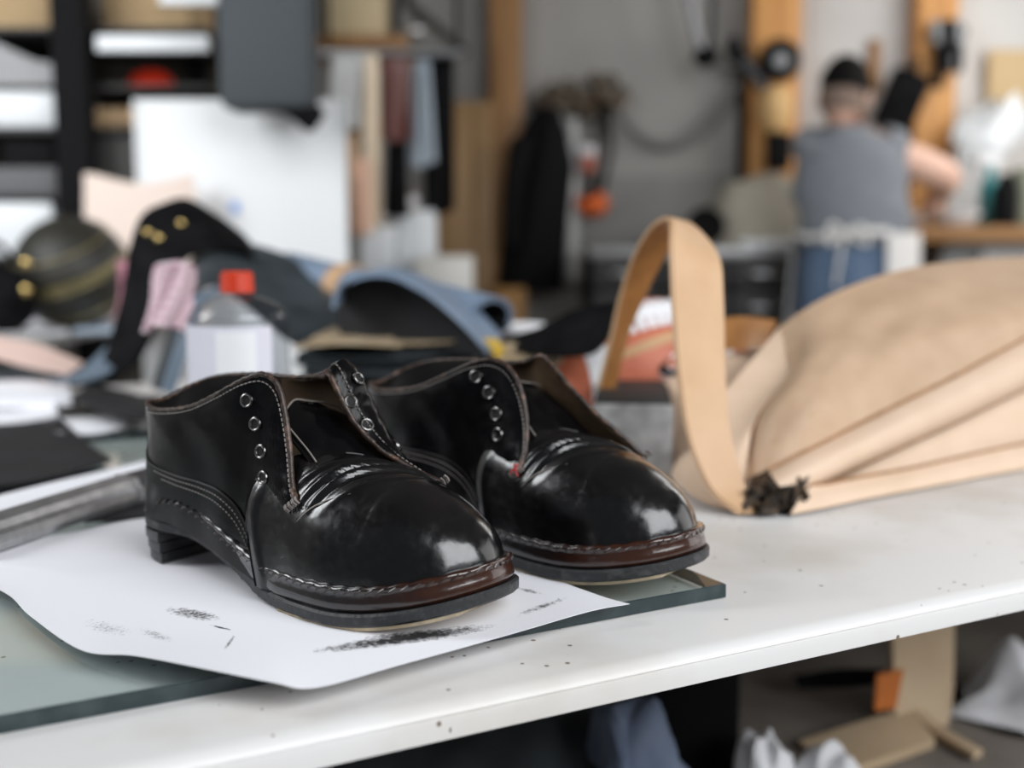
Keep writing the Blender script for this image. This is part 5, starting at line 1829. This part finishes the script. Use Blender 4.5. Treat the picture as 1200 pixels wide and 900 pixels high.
# ================================================================== PERSON
M_SKIN = mat('skin', (0.72, 0.44, 0.33), 0.5, noise=(12, (0.76, 0.48, 0.37)))
M_SHIRT = mat('grey_jersey', (0.185, 0.20, 0.225), .9, noise=(40, (.215, .23, .255)), bump=(200, .2, .001))
M_HAIR = mat('black_hair', (.006, .0055, .005), .8, bump=(300, .4, .002), spec=.1)
M_FADE = mat('shaved_hair', (.20, .145, .115), .8, noise=(60, (.28, .20, .16)), bump=(500, .3, .001), spec=.2)
M_APRON = mat('white_canvas', (.74, .72, .70), .85, bump=(150, .15, .001))
M_JEAN = mat('blue_denim', (.085, .135, .22), .85, noise=(30, (.13, .19, .29)), bump=(300, .3, .001))
PD = 4.16
hip = at(1000, 318, PD)
ps = thing('person', 'person in grey shirt and white apron seen from behind at the wooden workbench', 'person', (hip.x, PD, 0))


def J(px, py, D):
    return at(px, py, D)


neck, chest, waist = J(992, 152, PD + .02), J(998, 185, PD + .02), J(1000, 268, PD)
hips = J(1002, 312, PD)
shl, shr = J(957, 178, PD + .02), J(1046, 180, PD + .04)
elr, wrr = J(1112, 206, PD + .10), J(1098, 232, PD + .36)
ell, wrl = J(950, 246, PD + .14), J(1012, 243, PD + .36)
verts, rad, edges = [], [], []


def jv(p, r, par=None):
    verts.append(tuple(p)); rad.append(r if hasattr(r, '__len__') else (r, r))
    if par is not None:
        edges.append((par, len(verts) - 1))
    return len(verts) - 1


r0 = jv(hips, (.135, .105))
r1 = jv(waist, (.125, .095), r0)
r2 = jv((waist + chest) / 2, (.13, .09), r1)
r3 = jv(chest, (.12, .085), r2)
r4 = jv(neck, (.058, .058), r3)
r5 = jv(J(988, 136, PD + .03), (.056, .056), r4)
for sh, el, wr, side in ((shr, elr, wrr, 1), (shl, ell, wrl, -1)):
    s0 = jv(sh, .064, r3)
    m1 = jv((Vector(sh) + Vector(el)) / 2, .070, s0)
    e0 = jv(el, .060, m1)
    m2 = jv((Vector(el) * .55 + Vector(wr) * .45), .056, e0)
    w0 = jv(wr, .034, m2)
    d = (Vector(wr) - Vector(el)).normalized()
    s_ = d.cross(Vector((0, 0, 1))).normalized()
    palm = jv(Vector(wr) + d * .05, (.036, .018), w0)
    for k, (o_, ln) in enumerate(((-.030, .068), (-.010, .078), (.010, .074), (.028, .058))):
        b_ = Vector(wr) + d * .085 + s_ * o_
        k0 = jv(b_, .0105, palm)
        k1 = jv(b_ + d * ln * .5 + Vector((0, 0, -.012)), .009, k0)
        jv(b_ + d * ln * .75 + Vector((0, 0, -.038)), .0078, k1)
    t0 = jv(Vector(wr) + d * .035 - s_ * side * .036, .011, palm)
    jv(Vector(wr) + d * .075 - s_ * side * .055 + Vector((0, 0, -.012)), .009, t0)
for sx in (-1, 1):
    h0 = jv((hips.x + sx * .085, PD, hips.z - .10), .088, r0)
    k0 = jv((hips.x + sx * .10, PD + .02, .50), .060, h0)
    c0 = jv((hips.x + sx * .105, PD - .01, .33), .056, k0)
    a0 = jv((hips.x + sx * .11, PD - .01, .09), .040, c0)
    jv((hips.x + sx * .12, PD + .13, .035), (.038, .030), a0)
me = bpy.data.meshes.new('body')
off = Vector(ps['_w'])
me.from_pydata([tuple(Vector(v) - off) for v in verts], edges, [])
body = bpy.data.objects.new('body', me)
COL.objects.link(body)
body.parent = ps
md = body.modifiers.new('skin', 'SKIN')
md.use_smooth_shade = True
for i, sv in enumerate(me.skin_vertices[0].data):
    sv.radius = rad[i]
    sv.use_root = (i == 0)
sd_ = body.modifiers.new('sub', 'SUBSURF'); sd_.levels = sd_.render_levels = 2
me.materials.append(M_SKIN)
# the modifiers' result becomes the body's own mesh, with the skin material
dg = bpy.context.evaluated_depsgraph_get()
nm_ = bpy.data.meshes.new_from_object(body.evaluated_get(dg))
body.modifiers.clear()
nm_.name = 'body_mesh'
body.data = nm_
nm_.materials.clear(); nm_.materials.append(M_SKIN)
nm_.polygons.foreach_set('material_index', [0] * len(nm_.polygons))

# head: skull, jaw, nose, ears, eyes; it looks away, a little to the left and down
hc_ = J(990, 113, PD + .05)
HR = Matrix.Rotation(math.radians(-28), 3, 'Z') @ Matrix.Rotation(math.radians(-14), 3, 'X')


def hp(x, y, z):
    return hc_ + HR @ Vector((x, y, z)) * 1.12


m = MB()
rows = []
for i in range(25):
    a_ = math.pi * i / 24
    r = []
    for j in range(36):
        t = 2 * math.pi * j / 36
        x, y, z = .076 * math.sin(a_) * math.cos(t), .098 * math.sin(a_) * math.sin(t), -.118 * math.cos(a_)
        if z < 0:
            k_ = -z / .118
            x *= 1 - .28 * k_ ** 1.5
            y = y * (1 - .22 * k_) + .022 * k_
        if y > .07:                       # face plane, brow, nose, mouth
            y = .07 + (y - .07) * .55
            y += .026 * math.exp(-(x / .013) ** 2 - ((z + .022) / .022) ** 2) + .006 * math.exp(-(x / .024) ** 2 - ((z + .062) / .008) ** 2)
            y -= .010 * math.exp(-((abs(x) - .031) / .013) ** 2 - ((z - .004) / .012) ** 2)
        r.append(hp(x, y, z))
    rows.append(r)
hd_ = m.grid(rows, cv=True).build('head', M_SKIN, ps, angle=80)
for sx in (-1, 1):
    MB().ball(hp(sx * .031, .074, .003), (.012, .010, .010), 14).build('eye', M_WHITE, hd_)
    MB().ball(hp(sx * .078, -.005, -.012), (.009, .020, .032), 14, M=HR @ Matrix.Rotation(sx * .25, 3, 'Z')).build('ear', M_SKIN, hd_)
m = MB()
rows = []
for i in range(15):
    a_ = math.pi * .60 * i / 14
    r = []
    for j in range(32):
        t = 2 * math.pi * j / 32
        lim = .36 + .16 * max(0.0, min(1.0, .5 - .9 * math.sin(t - .5)))          # low at the nape, high at the brow
        a2 = a_ / .60 * lim
        k_ = 1.06 + .02 * math.sin(9 * t + 3 * a_)
        r.append(hp(.080 * k_ * math.sin(a2) * math.cos(t), .101 * k_ * math.sin(a2) * math.sin(t) - .004, .121 * k_ * math.cos(a2) + .004))
    rows.append(r)
m.sheet(rows, .003)
m = MB().grid(rows, cv=True)
m.build('hair', M_HAIR, ps, angle=80)
m = MB()
rows = []
for i in range(10):
    a_ = math.pi * (.30 + .38 * i / 9)
    rows.append([hp(.0785 * math.sin(a_) * math.cos(t) * (1 - .20 * max(0, -math.cos(a_)) ** 1.5), .1005 * math.sin(a_) * math.sin(t) + .016 * max(0, -math.cos(a_)), .1195 * math.cos(a_)) for t in np.linspace(math.radians(172), math.radians(368), 30)])
m.sheet(rows, .0012)
m.build('shaved_hair', M_FADE, ps, angle=80)


def loft(levels, name, mt, n=36, wob=0.0, close=True):
    """elliptic rings: (centre, rx, ry, tilt)"""
    m = MB()
    C_ = spl([(*c, rx, ry) for c, rx, ry in levels], 26)
    rows = []
    for i, (x, y, z, rx, ry) in enumerate(C_):
        rows.append([(x + rx * math.cos(t) * (1 + wob * math.sin(5 * t + i * .7)), y + ry * math.sin(t) * (1 + wob * math.sin(4 * t + i * .9)), z) for t in np.linspace(0, 2 * math.pi, n, endpoint=False)])
    m.grid(rows, cv=True)
    return m


sh = loft([((hips.x - .005, PD, waist.z - .060), .196, .138), ((waist.x, PD, waist.z + .06), .200, .138), ((chest.x - .005, PD + .01, chest.z - .14), .205, .142), ((chest.x - .002, PD + .02, chest.z - .03), .200, .138),
           ((chest.x + .002, PD + .025, chest.z + .045), .172, .118), ((neck.x + .003, PD + .025, neck.z - .005), .088, .078), ((neck.x, PD + .025, neck.z + .012), .066, .066)], 'shirt', M_SHIRT, wob=.012)
for s_, e_ in ((shr, elr), (shl, ell)):
    d = (Vector(e_) - Vector(s_)).normalized()
    sh.tube([Vector(s_) - d * .06, Vector(s_) - d * .01, Vector(s_) + d * .005], [.085, .092, .088], 20)
sh.build('shirt', M_SHIRT, ps, angle=70)
jn = loft([((hips.x, PD, waist.z - .02), .178, .122), ((hips.x, PD - .005, hips.z), .196, .142), ((hips.x, PD - .005, hips.z - .11), .200, .145), ((hips.x, PD, hips.z - .19), .190, .13)], 'jeans', M_JEAN)
for sx in (-1, 1):
    jn.tube(spl([(hips.x + sx * .088, PD, hips.z - .08), (hips.x + sx * .10, PD + .02, .50), (hips.x + sx * .107, PD - .008, .33), (hips.x + sx * .112, PD - .005, .05)], 16), [.108 - .0026 * i for i in range(16)], 20)
jn.build('jeans', M_JEAN, ps, angle=70)
for sx in (-1, 1):
    m = MB()
    P = [[(hips.x + sx * .118 + w_ * math.cos(t), PD + .06 + l_ * math.sin(t), z) for t in np.linspace(0, 2 * math.pi, 24, endpoint=False)] for z, w_, l_ in ((.001, .046, .13), (.03, .050, .135), (.06, .048, .12), (.09, .045, .07))]
    m.grid(P, cv=True); m.f.append(tuple(range(24))); m.f.append(tuple(72 + j for j in range(24)))
    m.build('shoe', M_BLACK, ps)
# apron: wraps the front and right side, tied at the back
m = MB()
P = []
for i in range(16):
    u = i / 15
    r = []
    for t in np.linspace(math.radians(-74), math.radians(168), 40):
        z = waist.z - .015 - .52 * u
        k_ = 1 + .03 * math.sin(7 * t) * u
        r.append((hips.x + (.222 + .02 * u) * k_ * math.cos(t), PD + (.163 + .03 * u) * k_ * math.sin(t), z))
    P.append(r)
m.sheet(P, .003)
ap = m.build('apron', M_APRON, ps, angle=70)
m = MB()
m.tube(spl([(hips.x + .215 * math.cos(t), PD + .157 * math.sin(t), waist.z - .022 + .01 * math.sin(3 * t)) for t in np.linspace(math.radians(168), math.radians(290), 12)], 30), .009, 8, flat=1.6)
kx = hips.x - .085
for a_, b_ in (((-.055, .035), (-.05, -.03)), ((.05, .03), (.055, -.035))):
    m.tube(spl([(kx, PD - .16, waist.z - .02), (kx + a_[0], PD - .175, waist.z - .02 + a_[1]), (kx + b_[0] * 1.3, PD - .175, waist.z - .02 + b_[1]), (kx, PD - .16, waist.z - .02)], 18), .007, 7)
m.tube(spl([(kx, PD - .16, waist.z - .02), (kx - .02, PD - .175, waist.z - .10), (kx - .03, PD - .17, waist.z - .20)], 12), .006, 7)
m.ball((kx, PD - .165, waist.z - .02), .016, 12)
m.build('apron_tie', M_APRON, ap)

# ================================================================== UNDER THE BENCH
SZ = 0.441


def mound(pts, D0, D1, name, m_, label, cat, th=.005, bump_=.012, seed=0, z0=SZ):
    """heaped cloth on the lower shelf: its skyline in pixels, from depth D0 to D1"""
    r_ = np.random.default_rng(seed)
    ph = r_.uniform(0, 6, 6)
    S_ = spl(pts, 34)
    P = []
    for i, (x, y) in enumerate(S_):
        Dm = D0 * .55 + D1 * .45
        t_ = at(x, y, Dm)
        h_ = max(.004, t_.z - z0)
        row = []
        for w in np.linspace(0, 1, 22):
            q = w * 2 - 1
            f_ = max(0.0, 1 - abs(q) ** 2.6)
            bz = bump_ * (math.sin(i * .55 + 5 * w + ph[0]) + .6 * math.sin(i * .9 - 9 * w + ph[1])) * f_
            row.append((t_.x * (1 + .0) + bump_ * .6 * math.sin(w * 7 + ph[2] + i * .3), D0 + (D1 - D0) * w, z0 + .001 + max(0.0, h_ * f_ + bz * .5)))
        P.append(row)
    return tag(MB().sheet(P, th).build(name, m_), label, cat)


M_DCLOTH = mat('dark_slate_cloth', (.022, .028, .032), .85, noise=(20, (.032, .039, .044)))
M_DENIM2 = mat('faded_denim', (.10, .13, .20), .85, noise=(25, (.15, .185, .26)), bump=(260, .3, .001))
M_WCLOTH = mat('white_cotton', (.84, .84, .87), .9, bump=(60, .3, .004))
mound([(330, 905), (420, 880), (520, 862), (600, 842), (660, 838), (700, 848), (735, 890)], 1.02, 1.34, 'dark_cloth', M_DCLOTH, 'dark slate cloth heaped on the shelf under the bench', 'cloth', seed=1)
mound([(700, 900), (712, 852), (730, 834), (752, 834), (772, 856), (786, 885), (806, 915)], 1.00, 1.14, 'denim_cloth', M_DENIM2, 'faded blue denim cloth heaped beside the black box under the bench', 'cloth', seed=2)
a = on(742, 960, SZ); 
c1, c2 = at(742, 900, 1.22).x, at(868, 900, 1.22).x
cs = thing('black_box', 'tall black box on the shelf under the middle of the bench', 'box', ((c1 + c2) / 2, 1.32, SZ))
MB().box(((c1 + c2) / 2, 1.33, SZ + .125), (c2 - c1, .20, .249), bevel=.006).build('box_body', M_BLACK, cs)
MB().box(((c1 + c2) / 2, 1.33, SZ + .262), (c2 - c1 + .008, .208, .022), bevel=.004).build('lid', M_BLACK, cs)


def crumple(px, py, rx, ry, D, dep_, name, m_, label, cat, seed):
    """a crumpled rag: a rounded lump creased by crossing folds, resting on the lower shelf"""
    r_ = np.random.default_rng(seed)
    K = r_.normal(size=(7, 3)) * np.array([1.5, 1.5, 1.0])
    ph = r_.uniform(0, 6, 7)
    c = at(px, py, D)
    k_ = D / FPX
    rows = []
    for i in range(33):
        a_ = math.pi * i / 32
        r = []
        for j in range(56):
            t = 2 * math.pi * j / 56
            d = np.array([math.sin(a_) * math.cos(t), math.sin(a_) * math.sin(t), -math.cos(a_)])
            f_ = 1 + sum(.06 * (1 - 2 * abs(math.sin(K[q] @ d + ph[q]))) for q in range(7))
            r.append((c.x + d[0] * rx * k_ * f_, D + d[1] * dep_ * f_, max(SZ + .001, c.z + d[2] * ry * k_ * f_)))
        rows.append(r)
    return tag(MB().grid(rows, cv=True).build(name, m_, angle=80), label, cat)


crumple(895, 905, 36, 56, 1.16, .05, 'white_rag', M_WCLOTH, 'small white rag right of the black box under the bench', 'cloth', 3)
crumple(972, 915, 44, 52, 1.15, .05, 'white_rag', M_WCLOTH, 'small white rag in front of the tan folded board under the bench', 'cloth', 4)
crumple(1186, 882, 96, 128, 1.42, .09, 'white_cloth', M_WCLOTH, 'large white cloth heaped under the right end of the bench', 'cloth', 5)
# tan boards: an upright L and its foot
M_TANB = mat('raw_tan_hide', (.52, .38, .24), .6, noise=(15, (.58, .44, .29)))
tb = thing('tan_strap_board', 'tan leather board bent into an upright and a foot under the bench', 'leather', on(1040, 900, SZ))
rib([(1040, 700, 1.40), (1040, 780, 1.38), (1042, 840, 1.36)], [(1112, 700, 1.42), (1110, 800, 1.40), (1104, 850, 1.38)], 16, .012).build('upright_panel', M_TANB, tb, angle=40)
rib([(936, 868, 1.30), (1000, 848, 1.33), (1066, 828, 1.37)], [(985, 905, 1.22), (1045, 884, 1.26), (1096, 866, 1.30)], 16, .012).above(SZ + .001).build('foot_panel', M_TANB, tb, angle=40)
rib([(1062, 832, 1.37), (1090, 860, 1.33), (1140, 890, 1.26)], [(1070, 828, 1.38), (1100, 856, 1.34), (1150, 886, 1.28)], 12, .008).above(SZ + .001).build('folded_edge', M_TANB, tb)
rib([(1026, 790, 1.33), (1023, 832, 1.33)], [(1057, 783, 1.34), (1048, 828, 1.34)], 6, .004).build('orange_tag', mat('orange_leather', (.55, .16, .03), .5), tb)
tag(rib([(930, 792, 1.44), (980, 784, 1.42), (1034, 784, 1.38)], [(935, 806, 1.43), (985, 806, 1.41), (1030, 803, 1.38)], 16, .005).build('black_belt', M_BLKL), 'black leather belt across the tan board under the bench', 'belt')
fr = thing('wire_frame', 'grey metal frame lying on the shelf under the bench, behind the white rag', 'frame', on(920, 850, SZ))
for pts in ([(880, 800, 1.55), (925, 838, 1.50), (1000, 862, 1.42)], [(876, 846, 1.46), (905, 832, 1.5), (925, 800, 1.58)], [(925, 800, 1.58), (985, 822, 1.52), (1022, 842, 1.46)]):
    MB().tube(spl([at(*p) for p in pts], 12), .008, 8).build('bar', mat('dull_grey_metal', (.16, .14, .12), .5, .3), fr)

# ================================================================== GROUPS OF LOOK-ALIKES
for names, words_, phrase in (
        (('leather_offcut',), 'heap', 'brown leather offcuts on the heap'),
        (('leather_stack',), 'heap', 'stacks of leather in the heap'),
        (('leather_roll',), 'dusty blue', 'dusty blue leather rolls'),
        (('leather_roll',), 'rack shelf', 'tan leather rolls on the rack shelf'),
        (('white_box',), 'trolley', 'white boxes on the trolley'),
        (('thread_spool',), 'spool', 'white thread spools on the boxes'),
        (('plywood_sheet',), 'plywood', 'plywood sheets leaning on the wall'),
        (('white_dish',), 'workbench', 'white dishes on the wooden workbench'),
        (('white_rag',), 'rag', 'white rags under the bench'),
        (('cardboard_box',), 'top rack', 'cardboard boxes on the top rack shelf'),
        (('leather_strip', 'hanging_cloth', 'red_pouch', 'black_apron', 'black_garment'), 'rail', 'leathers and cloths hanging on the garment rail'),
        (('leather_strip',), 'orange tan', 'leathers and cloths hanging on the garment rail')):
    for o in scn.objects:
        if o.parent is None and o.get('label') and o.name.split('.')[0] in names and words_ in o['label']:
            o['group'] = phrase
